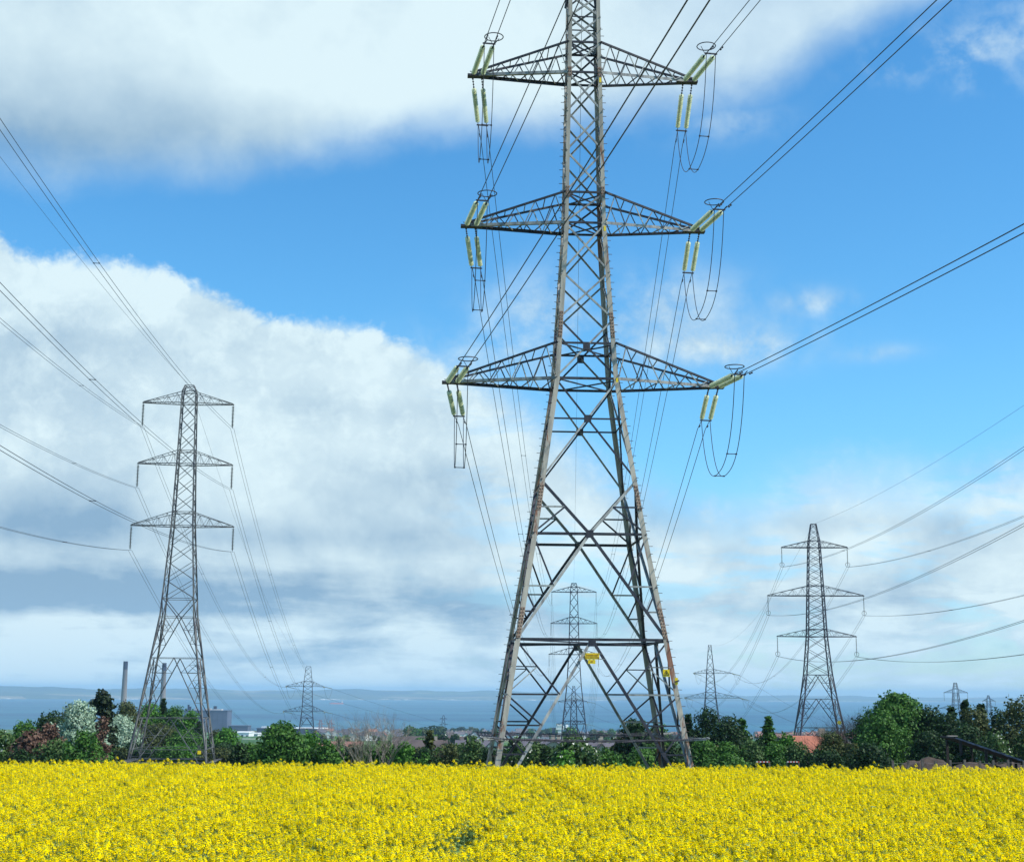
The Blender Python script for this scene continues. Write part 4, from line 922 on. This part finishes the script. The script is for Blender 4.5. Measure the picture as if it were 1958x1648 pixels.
# ------------------------------------------------------------------ shed roof, earth heaps, fence, barrier at right
M['earth'] = simple('bare_earth', (.075, .050, .036), .95, 0, .5, 1.2, bump=.6); M['stone'] = simple('pale_stone', (.42, .36, .30), .9, 0, .3, 3)
M['wood'] = simple('weathered_wood', (.17, .14, .12), .85, 0, .5, 4); M['darkwood'] = simple('tarred_boards', (.045, .035, .035), .85, 0, .5, 4); M['roofgrey'] = simple('grey_roof_sheet', (.17, .17, .21), .7, 0, .5, 2)
def heap(px, row, Y, w_, d_, h_, label, name='earth_heap', mat='earth'):
    p = at(px, row, Y); z = ground(p.x, Y); n = 22; vs = []; fs = []
    ph = [random.uniform(0, 6) for _ in range(4)]
    for j in range(n):
        for i in range(n):
            u, v = i / (n - 1) * 2 - 1, j / (n - 1) * 2 - 1; r = math.hypot(u, v); k = (1 - min(1, r) ** 2) * (1 + .14 * math.sin(u * 5 + ph[0]) * math.sin(v * 4 + ph[1]) + .05 * math.sin(u * 15 + ph[2]) * math.cos(v * 13 + ph[3])); vs.append((u * w_ * 2.4, v * d_ * 2, k * h_ * .84 - .1))
    for j in range(n - 1):
        for i in range(n - 1): fs.append((j * n + i, j * n + i + 1, (j + 1) * n + i + 1, (j + 1) * n + i))
    me = bpy.data.meshes.new(name); me.from_pydata(vs, [], fs); o = link(name, me, M[mat]); o.location = (p.x, Y, z); tag(o, label, 'earth heap'); return o
zt_ = lambda px, row, Y: at(px, row, Y).z - ground(at(px, row, Y).x, Y)
heap(1768, 1440, 88, 1.6, 1.2, zt_(1775, 1431, 88), 'tan earth heap with a pale top in front of the dark trees at right')
heap(1838, 1450, 86, 1.4, 1.2, zt_(1838, 1449, 86), 'dark soil heap under the upper end of the slanting shed roof')
heap(1930, 1440, 96, 2.6, 1.5, zt_(1930, 1431, 96), 'brown earth bank rising behind the slanting shed roof')
heap(1880, 1455, 90, 2.6, 1.2, zt_(1880, 1444, 90), 'shaded soil bank beneath the slanting shed roof')
A = at(1826, 1410, 92); Bq = at(1964, 1457, 88); Bq2 = A + (Bq - A) * 1.5
sh = empty('lean_to_shed', (A.x, A.y, ground(A.x, A.y)), label='dark open shed whose long grey roof edge slants down to the right edge', cat='shed')
o_ = Vector(sh.location); g = MB(); d = (Bq2 - A).normalized(); back = Vector((0, 1, 0)); nrm = d.cross(back).normalized()
g.prism(A - o_, Bq2 - o_, back, nrm, 0, 3.2, -.04, .04); g.build('roof', M['darkwood'], sh)
g = MB()
for i in range(26):
    p = A.lerp(Bq2, i / 26) - o_; q = A.lerp(Bq2, (i + .92) / 26) - o_; g.prism(p, q, back, nrm, -.10, .03, -.05 + .01 * (i % 3), .045 + .012 * (i % 2))
g.build('roof_edge', M['roofgrey'], sh); g = MB(); g.box(A - o_ + Vector((-.15, .1, .10)), (.6, .4, .05)); g.build('ridge_cap', M['stone'], sh)
for t in (.06, .3, .52, .72):
    for yb in (.15, 3.0):
        p = A.lerp(Bq2, t) + Vector((0, yb, -.05)); g = MB(); g.beam(p - o_, Vector((p.x, p.y, ground(p.x, p.y))) - o_, .07); g.build('post', M['darkwood'], sh)
fc = empty('wire_fence', at(1712, 1465, 62), label='row of pale wooden fence posts with wire at the right end of the field', cat='fence'); fo = Vector(fc.location); tops = []
for i in range(12):
    px_ = 1708 + i * 27.5; p = at(px_, 1454 - (i % 3), 62 + i * .1); gz_ = ground(p.x, p.y); g = MB(); lx = random.uniform(-.05, .05); g.beam(Vector((p.x, p.y, gz_)) - fo, p + Vector((lx, 0, 0)) - fo, .045); g.build('post', M['wood'], fc); tops.append(p - fo)
for dz in (.12, .45, .8): g = MB(); g.tube([p - Vector((0, 0, dz)) for p in tops], .006, 4); g.build('wire', M['wire'], fc)
M['red'] = simple('red_paint', (.45, .04, .03), .5); M['white'] = simple('white_paint', (.62, .62, .60), .6, 0, .15, .5)
for x0, x1, lb in ((1446, 1472, 'left red and white barrier board low in the hedge'), (1505, 1528, 'right red and white barrier board low in the hedge')):
    p0, p1 = at(x0, 1456, 88), at(x1, 1456, 88); r_ = empty('traffic_barrier', (p0.x, 88, ground(p0.x, 88)), label=lb, cat='barrier'); o_ = Vector(r_.location); W_ = p1.x - p0.x; n = 4; gw = MB(); gr = MB()
    for i in range(n * 2): (gw if i % 2 == 0 else gr).box(p0 - o_ + Vector((W_ * (i + .5) / (2 * n), 0, 0)), (W_ / (2 * n) * .9, .05, .08))
    gw.build('white_band', M['white'], r_); gr.build('red_band', M['red'], r_); g = MB(); g.beam(p0 - o_ + Vector((0, .06, 0)), Vector((0, .06, 0)), .03); g.build('post', M['wood'], r_)
    g = MB(); g.beam(p0 - o_ + Vector((W_, .06, 0)), Vector((W_, .06, 0)), .03); g.build('post', M['wood'], r_)

# ------------------------------------------------------------------ power station and sheds
m, nt, b = new_mat('chimney_concrete'); nb = NB(nt); tc = nt.nodes.new('ShaderNodeTexCoord'); sp = nt.nodes.new('ShaderNodeSeparateXYZ'); nt.links.new(tc.outputs['Object'], sp.inputs[0])
nt.links.new(nb.mix(nb.smooth(sp.outputs[2], 20, 130), (.25, .215, .19), (.11, .10, .105)), b.inputs['Base Color']); b.inputs['Roughness'].default_value = .9; M['chimney'] = m
M['soot'] = simple('dark_chimney_band', (.012, .012, .04), .8); M['bluegrey'] = simple('blue_grey_cladding', (.085, .10, .16), .7, 0, .25, .06); M['darkblue'] = simple('dark_blue_cladding', (.035, .04, .08), .6)
M['shedwhite'] = simple('white_cladding', (.78, .78, .76), .6, 0, .1, .05); M['pane'] = simple('dark_window', (.04, .05, .08), .3); M['concrete'] = simple('pale_concrete', (.50, .49, .46), .85, 0, .2, .1)
for px_, top, wpx, lb in ((240.5, 1264, 8.4, 'left tall power station chimney with a dark blue top, clear of the pylon'), (314.5, 1267, 8.2, 'right tall power station chimney, seen through the left pylon')):
    T_ = at(px_, top, 2650); r_ = empty('factory_chimney', (T_.x, 2650, -75), label=lb, cat='chimney', group='power station chimneys'); H = T_.z + 75; w0 = wpx * mpp(2650) / 2
    g = MB(); g.lathe((0, 0, 0), (0, 0, H * .885), [(0, w0 * 1.55), (1, w0 * 1.03)], 24); g.build('shaft', M['chimney'], r_, smooth=True); g = MB(); g.lathe((0, 0, H * .885), (0, 0, H), [(0, w0 * 1.05), (.96, w0), (1, w0), (1, w0 * .7), (.9, w0 * .7)], 24); g.build('dark_top', M['soot'], r_, smooth=True)
def block(name, x0, x1, top, Y, depth, mat, label, cat='building', base=None, roof=None, wins=(), extras=(), group=None):
    a, b_ = at(x0, top, Y), at(x1, top, Y); zb = base if base is not None else min(ground(a.x, Y), ground(b_.x, Y)) - 1; W_ = b_.x - a.x; H = (a.z + b_.z) / 2 - zb
    r_ = empty(name, ((a.x + b_.x) / 2, Y, zb), label=label, cat=cat, group=group); g = MB(); g.box((0, depth / 2, H / 2), (W_, depth, H))
    g.build('wall', M[mat], r_); g = MB(); g.box((0, depth / 2, H + .6), (W_ + 1, depth + 1, 1.2)); g.build('roof', M[roof or mat], r_)
    for k in range(int(W_ / 9)):
        if k % 2: pass
    for (u, v, ww, hh) in wins: g = MB(); g.box((W_ * (u - .5), -.1, H * v), (W_ * ww, .3, H * hh)); g.build('window', M['pane'], r_)
    for (u, dz, ww, hh, mt_) in extras: g = MB(); g.box((W_ * (u - .5), depth / 2, H + 1.2 + hh / 2 + dz), (ww, ww, hh)); g.build('roof_plant', M[mt_], r_)
    return r_
block('power_station_hall', 352, 435, 1359, 2500, 40, 'bluegrey', 'large blue grey power station block right of the left pylon', wins=[(.30 + .12 * i, .5, .008, .8) for i in range(6)], extras=[(.04, 0, 3, 9, 'soot'), (.08, 0, 3, 6, 'soot'), (.22, 0, 4, 4, 'concrete'), (.66, 0, 5, 7, 'soot'), (.72, 0, 16, 2, 'concrete'), (.5, 0, 10, 3, 'concrete')])
block('power_station_annex', 436, 474, 1388, 2450, 30, 'bluegrey', 'lower blue grey annex with windows beside the power station block', wins=[(.12 + .11 * i, .78, .03, .10) for i in range(8)])
block('warehouse', 443, 476, 1401, 2000, 40, 'shedwhite', 'white flat roofed shed in front of the power station annex', wins=[(.62, .35, .12, .5), (.9, .3, .12, .4)])
block('warehouse', 476, 493, 1403, 2050, 30, 'shedwhite', 'small white shed between the large white shed and the dark blue building', wins=[(.5, .55, .9, .2)])
block('warehouse', 440, 520, 1418, 1500, 40, 'concrete', 'long pale low shed behind the light green rounded tree', wins=[(.3 + .1 * i, .7, .04, .1) for i in range(6)])
block('office_block', 491, 522, 1393, 2300, 30, 'darkblue', 'dark navy building behind the left side of the large round tree', extras=[(.45, 0, 12, 2, 'shedwhite')])
block('warehouse', 560, 622, 1393, 2400, 40, 'darkblue', 'long low dark building with a white roof line behind the pylon by the ship', roof='shedwhite', wins=[(.7, .5, .08, .3), (.85, .5, .05, .3)])
block('warehouse', 622, 702, 1409, 2100, 60, 'shedwhite', 'long white harbour shed left of the bare thicket', wins=[(.2 + .15 * i, .45, .05, .3) for i in range(5)])
block('warehouse', 604, 640, 1400, 2450, 30, 'bluegrey', 'faint blue grey shed at the foot of the pinkish pylons')
# silo tower
r_ = block('silo_tower', 1067, 1075, 1388, 1150, 8, 'shedwhite', 'white and grey silo tower rising from the fields inside the largest pylon', wins=[])
a = at(1063, 1391, 1149); g = MB(); g.box((-5.0, 4, (a.z - r_.location.z) / 2), (2.6, 6, a.z - r_.location.z)); g.build('grey_bin', M['bluegrey'], r_); g = MB(); g.box((0, 4, at(1069, 1388, 1150).z - r_.location.z - 1.4), (6.2, 8.6, 2.6)); g.build('head_house', M['shedwhite'], r_)
block('warehouse', 1083, 1091, 1393, 1200, 8, 'shedwhite', 'small white works building right of the white silo tower', extras=[(.2, 0, 2, 2, 'shedwhite')])
# ------------------------------------------------------------------ houses
M['render'] = simple('white_harling', (.72, .70, .66), .85, 0, .1, .3); M['buff'] = simple('buff_harling', (.45, .36, .28), .85, 0, .15, .3); M['redtile'] = simple('red_roof_tiles', (.28, .12, .09), .8, 0, .3, .3)
M['slate'] = simple('slate_roof', (.10, .09, .11), .7, 0, .3, .3); M['orangetile'] = simple('orange_roof_tiles', (.38, .125, .07), .8, 0, .25, .4); M['browntile'] = simple('brown_roof_tiles', (.085, .062, .058), .8, 0, .3, .3)
def house(wall, roof, w_=9, d_=7, hw=5.0, hr=3.0, gable_front=False):
    r_ = empty('house'); g = MB()
    if gable_front:                                  # ridge runs away from the viewer
        g.add([(-w_/2, -d_/2, 0), (w_/2, -d_/2, 0), (w_/2, -d_/2, hw), (0, -d_/2, hw + hr), (-w_/2, -d_/2, hw), (-w_/2, d_/2, 0), (w_/2, d_/2, 0), (w_/2, d_/2, hw), (0, d_/2, hw + hr), (-w_/2, d_/2, hw)], [(0, 1, 2, 3, 4), (9, 8, 7, 6, 5), (1, 6, 7, 2), (5, 0, 4, 9)]); g.build('wall', M[wall], r_)
        g = MB(); e = .35; X = Vector((0, 1, 0))
        for s_ in (-1, 1):
            p = Vector((s_ * (w_ / 2 + .4), -d_ / 2 - e, hw - .3)); q = Vector((0, -d_ / 2 - e, hw + hr + .02)); dd = (q - p).normalized(); nn = dd.cross(X) * -s_; g.prism(p, q, X, nn if nn.z > 0 else -nn, 0, d_ + 2 * e, .02, .25)
        g.build('roof', M[roof], r_)
    else:
        g.add([(-w_/2, -d_/2, 0), (-w_/2, d_/2, 0), (-w_/2, d_/2, hw), (-w_/2, 0, hw + hr), (-w_/2, -d_/2, hw), (w_/2, -d_/2, 0), (w_/2, d_/2, 0), (w_/2, d_/2, hw), (w_/2, 0, hw + hr), (w_/2, -d_/2, hw)], [(4, 3, 2, 1, 0), (5, 6, 7, 8, 9), (0, 5, 9, 4), (6, 1, 2, 7)]); g.build('wall', M[wall], r_)
        g = MB(); X = Vector((1, 0, 0)); e = .35
        for s_ in (-1, 1):
            p = Vector((-w_ / 2 - e, s_ * (d_ / 2 + .4), hw - .3)); q = Vector((-w_ / 2 - e, 0, hw + hr + .02)); dd = (q - p).normalized(); nn = dd.cross(X); nn = nn if nn.z > 0 else -nn; g.prism(p, q, X, nn, 0, w_ + 2 * e, .02, .25)
        g.build('roof', M[roof], r_)
    g = MB(); g.box((w_ * .28 if not gable_front else 0, d_ * .2 if gable_front else 0, hw + hr + .5), (1.0, .8, 1.8)); g.build('chimney', M['buff'], r_)
    for u in (-.28, .22): g = MB(); g.box((w_ * u, -d_ / 2 - .03, hw * .55), (1.3, .12, 1.3)); g.build('window', M['pane'], r_)
    return r_
def copy_tree(o):
    c = o.copy(); COL.objects.link(c)
    for ch in o.children:
        d = ch.copy(); COL.objects.link(d); d.parent = c
    return c
def place(o, px, Y, row_top=None, rz=0, scale=1, label=None, group=None):
    p = at(px, 1400, Y); z = ground(p.x, Y); o.location = (p.x, Y, z); o.rotation_euler = (0, 0, rz); o.scale = (scale,) * 3
    if row_top is not None:
        zt = at(px, row_top, Y).z; h = 8.1 * scale; o.location.z = min(zt - h, z + 1) if zt - h > z - 3 else zt - h
    tag(o, label, 'house', group); return o
kinds = {'white house with a grey roof': house('render', 'slate'), 'white house with a brown roof': house('render', 'browntile'), 'buff house with a red roof': house('buff', 'redtile', 11, 7), 'white gable fronted house': house('render', 'slate', 8, 9, 4.6, 3.4, True), 'buff house with a brown roof': house('buff', 'browntile', 14, 7, 4.5, 3.2)}
used = set()
def town(n, x0, x1, Y0, Y1, ks, where, sc=(.9, 1.25), seed=1):
    rr = random.Random(seed)
    for i in range(n):
        k = rr.choice(ks); src = kinds[k]; o = src if k not in used else copy_tree(src); used.add(k)
        Yr = rr.uniform(Y0, Y1); s_ = rr.uniform(*sc); place(o, rr.uniform(x0, x1), Yr, None, rr.choice((0, .3, -.4, 1.57, .1)), s_)
        o.location.z = ground(o.location.x, Yr) - .2; o['label'] = f'tiny {k} {where}'; o['group'] = f'houses {where}'
ks = list(kinds)
town(46, 745, 955, 1300, 2550, [ks[0], ks[1], ks[3], ks[4]], 'in the town left of the largest pylon', seed=3)
town(30, 955, 1180, 1900, 2600, [ks[0], ks[1], ks[4]], 'by the shore behind the largest pylon', seed=5)
town(14, 1175, 1320, 2000, 2600, [ks[2], ks[4]], 'by the shore between the main pylon legs', seed=6)
town(60, 1440, 1640, 1250, 2300, [ks[2], ks[2], ks[4]], 'in the town behind the right pylon', (1.0, 1.4), seed=8)
town(14, 600, 745, 1500, 2500, [ks[0], ks[3], ks[2]], 'in the town behind the bare thicket', seed=9)
town(44, 745, 962, 1500, 2550, [ks[0], ks[3], ks[0], ks[1]], 'in the town left of the largest pylon', (.9, 1.2), seed=21)
town(22, 605, 745, 1500, 2500, [ks[0], ks[3]], 'in the town behind the bare thicket', (.9, 1.3), seed=22)
town(20, 962, 1180, 1500, 2500, [ks[0], ks[3]], 'by the shore behind the largest pylon', (.8, 1.1), seed=23)
def single(wall, roof, px, Y, top, label, w_=9, d_=7, hw=5, hr=3, gf=False, rz=0):
    o = house(wall, roof, w_, d_, hw, hr, gf); p = at(px, top, Y); o.location = (p.x, Y, p.z - hw - hr); o.rotation_euler = (0, 0, rz); tag(o, label, 'house'); return o
single('render', 'slate', 945, 430, 1413, 'bright white gabled house just left of the largest pylon', 7, 8, 3, 3.4, True)
single('buff', 'slate', 915, 460, 1416, 'long grey roofed house joined left of the bright white gabled house', 14, 8, 3, 2.6)
single('buff', 'browntile', 806, 520, 1415, 'long dark brown roofed house below the ash sapling', 18, 8, 3, 2.6)
single('render', 'browntile', 812, 700, 1409, 'long red brown roofed terrace above the ash sapling bush', 30, 9, 4, 3)
single('render', 'browntile', 842, 760, 1408, 'long red brown roofed terrace under the tiny town pylon', 34, 9, 4, 3)
single('buff', 'slate', 1058, 420, 1415, 'cream gabled house seen left of the large central hawthorn', 8, 9, 3, 2.6, True)
single('buff', 'slate', 1036, 440, 1413, 'long slate roofed house left of the cream gabled house', 18, 9, 3, 3)
single('render', 'slate', 1151, 520, 1414, 'house with a small white triangular gable right of the large hawthorn', 8, 8, 3, 3.2, True)
single('buff', 'slate', 1166, 380, 1421, 'long slate roofed house with buff wall below the white gable', 13, 8, 2.6, 2.4)
single('buff', 'browntile', 1149, 376, 1422, 'brown gabled house end touching the long slate roof', 5, 8, 2.4, 2.8, True)
o = single('buff', 'orangetile', 1552, 240, 1409, 'large bright orange tiled roof inside the right pylon', 6, 12, 2.5, 4.2, False)
single('buff', 'redtile', 664, 620, 1418, 'pale orange roofed house behind the small pointed bright tree', 13, 9, 3, 3)
single('render', 'redtile', 632, 640, 1421, 'low red roofed house right of the foot of the pylon by the ship', 12, 9, 3, 2.5)
# small trees in the town
protos = []
for i in range(4):
    r_ = empty('town_tree'); g = MB(); g.tube([(0, 0, 0), (0, 0, 5)], .3, 5, .1); g.build('trunk', M['bark'], r_)
    lobes = [((random.uniform(-2, 2), random.uniform(-2, 2), random.uniform(3.5, 7)), (random.uniform(1.6, 2.6),) * 3) for _ in range(6)]; C, N = crown_points(lobes, 2.2, .5); mesh_quads('crown', leaf_quads(C, N, .62), L[['dark', 'green', 'olive', 'dark'][i]], r_); protos.append(r_)
rr = random.Random(11); usedp = set()
for (n, x0, x1, Y0, Y1, wh) in ((34, 850, 960, 1900, 2500, 'in the dark shoreline wood left of the largest pylon'), (16, 740, 850, 900, 2500, 'among the houses left of the largest pylon'), (30, 1010, 1065, 1700, 2300, 'in the shoreline wood left of the white silo tower'), (26, 1065, 1330, 900, 2500, 'in the fields seen through the largest pylon'), (24, 1440, 1640, 500, 2300, 'among the red roofs behind the right pylon'), (20, 600, 740, 700, 2300, 'behind the bare thicket'), (14, 800, 960, 300, 700, 'just beyond the hedge left of the largest pylon'), (12, 1480, 1540, 300, 700, 'just beyond the hedge left of the right pylon')):
    for i in range(n):
        k = rr.randrange(4); o = protos[k] if k not in usedp else copy_tree(protos[k]); usedp.add(k); Yr = rr.uniform(Y0, Y1); p = at(rr.uniform(x0, x1), 1400, Yr); s_ = rr.uniform(.6, 1.3) * (1.2 if Y0 > 800 else .6)
        o.location = (p.x, Yr, ground(p.x, Yr) - .3); o.scale = (s_ * rr.uniform(.9, 1.5), s_, s_); o.rotation_euler = (0, 0, rr.uniform(0, 6)); tag(o, f'small distant tree {wh}', 'tree', f'trees {wh}')
# ------------------------------------------------------------------ ship
Ys = at(643, 1346, 8000); Ys = Ys * (SEA / Ys.z); a_, b_ = at(630, 1346, Ys.y), at(656.5, 1346, Ys.y); Ls = b_.x - a_.x; M['hull'] = simple('orange_red_hull', (.75, .12, .08), .6); M['boot'] = simple('pale_pink_waterline', (.62, .45, .42), .6)
sh = empty('tanker_ship', (Ys.x, Ys.y, SEA), label='red hulled tanker with white superstructure on the sea', cat='ship'); hL = Ls / 2; hh = Ls * .085; bw = Ls * .07
def hullmesh(z0, z1, mat, nm):
    g = MB(); st = [(-1, .02), (-.93, .55), (-.8, .95), (-.5, 1), (.6, 1), (.9, .9), (1, .7)]; vs = [(x * hL * (1 if z == 1 else .985), s_ * y * bw, (z0, z1)[z]) for x, y in st for s_ in (-1, 1) for z in (0, 1)]
    fs = []
    for i in range(len(st) - 1): a = i * 4; fs += [(a, a + 4, a + 5, a + 1), (a + 2, a + 3, a + 7, a + 6), (a + 1, a + 5, a + 7, a + 3)]
    n = (len(st) - 1) * 4; fs += [(n, n + 2, n + 3, n + 1), (0, 1, 3, 2)]; g.add(vs, fs); g.build(nm, M[mat], sh)
hullmesh(-3, hh * .35, 'boot', 'waterline'); hullmesh(hh * .35 + .02, hh, 'hull', 'hull')
g = MB(); g.box((hL * .80, 0, hh * 1.75), (Ls * .09, bw * 1.7, hh * 1.5)); g.box((hL * .78, 0, hh * 2.6), (Ls * .05, bw * 1.9, hh * .35)); g.build('superstructure', M['white'], sh)
g = MB(); g.box((hL * .92, 0, hh * 1.9), (Ls * .03, bw * .5, hh * 1.5)); g.build('funnel', M['white'], sh)
g = MB(); g.beam((hL * .78, 0, hh * 2.7), (hL * .78, 0, hh * 4.0), .5); g.beam((-hL * .1, 0, hh), (-hL * .1, 0, hh * 1.7), .6); g.beam((-hL * .9, 0, hh), (-hL * .9, 0, hh * 1.6), .4); g.build('mast', M['white'], sh)
g = MB(); g.box((-hL * .05, 0, hh * 1.12), (Ls * 1.2 * .6, bw * .25, hh * .16)); g.build('deck_pipes', M['boot'], sh)

# ------------------------------------------------------------------ the rapeseed field
M['petal'] = leafmat('rapeseed_petal', (.99, .72, .001), (1.0, .87, .004), .45, 0.0); M['bud'] = leafmat('rapeseed_bud', (.20, .26, .02), (.38, .40, .04), .2); M['stem'] = leafmat('rapeseed_stem', (.14, .26, .09), (.26, .38, .16), .3)
pc = bpy.data.collections.new('rapeseed_plants')
def raceme(cx, cy, z, R_, nf, C, N, Z, mi):
    for i in range(nf):
        u = i / nf; th = i * 2.4; r_ = R_ * (.25 + .75 * math.sin(min(1, u * 1.1) * 1.45)); zz = z - u * R_ * 1.7 + random.uniform(-.006, .006)
        C.append((cx + math.cos(th) * r_, cy + math.sin(th) * r_, zz)); N.append((math.cos(th) * (.25 + .5 * u), math.sin(th) * (.25 + .5 * u), 1.3 - .3 * u)); Z.append(.0105); mi.append(1 if i < 4 else 0)
def plant(seed):
    random.seed(seed); C, N, Z, mi = [], [], [], []; raceme(0, 0, 0, .040, 26, C, N, Z, mi); hs = [(0, 0, 0)]
    for i in range(5):
        th = random.uniform(0, 6.28); r_ = random.uniform(.05, .15); z = -random.uniform(.03, .24); raceme(math.cos(th) * r_, math.sin(th) * r_, z, random.uniform(.022, .036), 18, C, N, Z, mi); hs.append((math.cos(th) * r_, math.sin(th) * r_, z))
    C, N = np.array(C), np.array(N); q = leaf_quads(C, N, .0105 * 1.35); mi = list(mi); V4 = [q]
    for (x, y, z) in hs:                            # stems as crossed strips, with narrow leaves
        b0 = np.array([x * .1, y * .1, -.62]); t_ = np.array([x, y, z - .02])
        for w__ in (np.array([.0035, 0, 0]), np.array([0, .0035, 0])): V4.append(np.array([[b0 - w__, b0 + w__, t_ + w__, t_ - w__]])); mi.append(2)
        for k in range(3):
            p = b0 + (t_ - b0) * random.uniform(.35, .9); th = random.uniform(0, 6.28); d = np.array([math.cos(th), math.sin(th), -.2]); s_ = np.array([-math.sin(th), math.cos(th), 0]); l_ = random.uniform(.05, .13)
            V4.append(np.array([[p, p + d * l_ * .5 + s_ * l_ * .2, p + d * l_, p + d * l_ * .5 - s_ * l_ * .2]])); mi.append(2)
    V4 = np.concatenate(V4); o = mesh_quads('rapeseed_plant', V4, [M['petal'], M['bud'], M['stem']], None, np.array(mi)); COL.objects.unlink(o); pc.objects.link(o)
for s_ in range(6): plant(100 + s_)
random.seed(5)
pts = []; TOPZ = -2.0
def noise2(x, y): return (np.sin(x * .9 + y * .35) * np.sin(y * .7 - x * .2) * .5 + np.sin(x * 2.3 + 1.7) * np.sin(y * 1.9 + .4) * .3 + np.sin(x * 5.1 + y * 2.2) * np.sin(y * 4.7 - x) * .2)
N_ = 62000; yy = 11 + (41.6 - 11) * RNG.random(N_) ** .85; hw = yy * .385 + 3.2; xx = RNG.uniform(-1, 1, N_) * hw
keep = RNG.random(N_) < hw / hw.max() * 1.0; xx, yy = xx[keep], yy[keep]
def seg(x, y, x0, y0, x1, y1):
    dx, dy = x1 - x0, y1 - y0; t = np.clip(((x - x0) * dx + (y - y0) * dy) / (dx * dx + dy * dy), 0, 1); return np.hypot(x - x0 - t * dx, (y - y0 - t * dy))
gap = np.minimum(seg(xx, yy, -.95, 20.0, -.50, 23.2) / .20, np.minimum(seg(xx, yy, .62, 23.5, .70, 26.5) / .13, np.minimum(seg(xx, yy, -.45, 23.5, .95, 32) / .24, seg(xx, yy, 1.6, 27, .9, 36) / .22)))
deep = np.exp(-gap ** 2); deep[(gap > 2)] = 0
main_gap = np.exp(-(seg(xx, yy, -.95, 19.6, -.45, 23.6) / .26) ** 2)
zz = TOPZ + noise2(xx, yy) * .05 + noise2(xx * 3.1, yy * 3.3) * .045 + RNG.normal(size=len(xx)) * .045 - .17 * deep - .55 * main_gap
far = yy > 38.5; zz = zz - np.where(far, RNG.random(len(xx)) * .08, 0) + np.where(far & (RNG.random(len(xx)) < .05), .16 * RNG.random(len(xx)), 0)
thin = np.clip(noise2(xx * 2.7 + 5, yy * 1.9 + 2) + noise2(xx * 6.1, yy * 5.3) * .6 - .12, 0, 1) * .8
k2 = (RNG.random(len(xx)) > main_gap * .97) & (RNG.random(len(xx)) > thin) & (RNG.random(len(xx)) > deep * .35); xx, yy, zz = xx[k2], yy[k2], zz[k2]
me = bpy.data.meshes.new('rapeseed_field'); me.vertices.add(len(xx)); me.vertices.foreach_set('co', np.stack([xx, yy, zz], 1).reshape(-1).astype(np.float32))
for nm, arr in (('rotz', RNG.uniform(0, 6.28, len(xx))), ('sc', RNG.uniform(.8, 1.3, len(xx))), ('tilt', RNG.normal(size=len(xx)) * .15)):
    a_ = me.attributes.new(nm, 'FLOAT', 'POINT'); a_.data.foreach_set('value', arr.astype(np.float32))
a_ = me.attributes.new('pick', 'INT', 'POINT'); a_.data.foreach_set('value', RNG.integers(0, 6, len(xx)).astype(np.int32)); me.update()
fld = bpy.data.objects.new('rapeseed_field', me); COL.objects.link(fld); tag(fld, kind='stuff')
ng = bpy.data.node_groups.new('scatter', 'GeometryNodeTree'); ng.interface.new_socket('Geometry', in_out='INPUT', socket_type='NodeSocketGeometry'); ng.interface.new_socket('Geometry', in_out='OUTPUT', socket_type='NodeSocketGeometry')
gi = ng.nodes.new('NodeGroupInput'); go = ng.nodes.new('NodeGroupOutput'); ip = ng.nodes.new('GeometryNodeInstanceOnPoints'); ci = ng.nodes.new('GeometryNodeCollectionInfo'); ci.inputs['Collection'].default_value = pc; ci.inputs['Separate Children'].default_value = True; ci.inputs['Reset Children'].default_value = True
def attr(nm, t='FLOAT'):
    n = ng.nodes.new('GeometryNodeInputNamedAttribute'); n.data_type = t; n.inputs['Name'].default_value = nm; return n.outputs['Attribute']
cx_ = ng.nodes.new('ShaderNodeCombineXYZ'); ng.links.new(attr('tilt'), cx_.inputs[0]); ng.links.new(attr('tilt'), cx_.inputs[1]); ng.links.new(attr('rotz'), cx_.inputs[2])
ng.links.new(gi.outputs[0], ip.inputs['Points']); ng.links.new(ci.outputs[0], ip.inputs['Instance']); ip.inputs['Pick Instance'].default_value = True; ng.links.new(attr('pick', 'INT'), ip.inputs['Instance Index'])
er = ng.nodes.new('FunctionNodeEulerToRotation'); ng.links.new(cx_.outputs[0], er.inputs[0]); ng.links.new(er.outputs[0], ip.inputs['Rotation']); ng.links.new(attr('sc'), ip.inputs['Scale']); ng.links.new(ip.outputs[0], go.inputs[0])
md = fld.modifiers.new('scatter', 'NODES'); md.node_group = ng
# leafy under-storey of the crop
def under(x, y):
    d = noise2(np.float64(x) * 2, np.float64(y) * 2) * .04
    return TOPZ - .50 + d - .45 * float(np.exp(-(seg(np.array([x]), np.array([y]), -.95, 20, -.5, 23.2)[0] / .30) ** 2))
grid_mesh('crop_foliage', [x * .5 for x in range(-42, 43)], [9 + y * .5 for y in range(0, 65)], under, simple('crop_leaves', (.08, .16, .045), .8, 0, .6, 9, bump=1.0), kind='stuff')
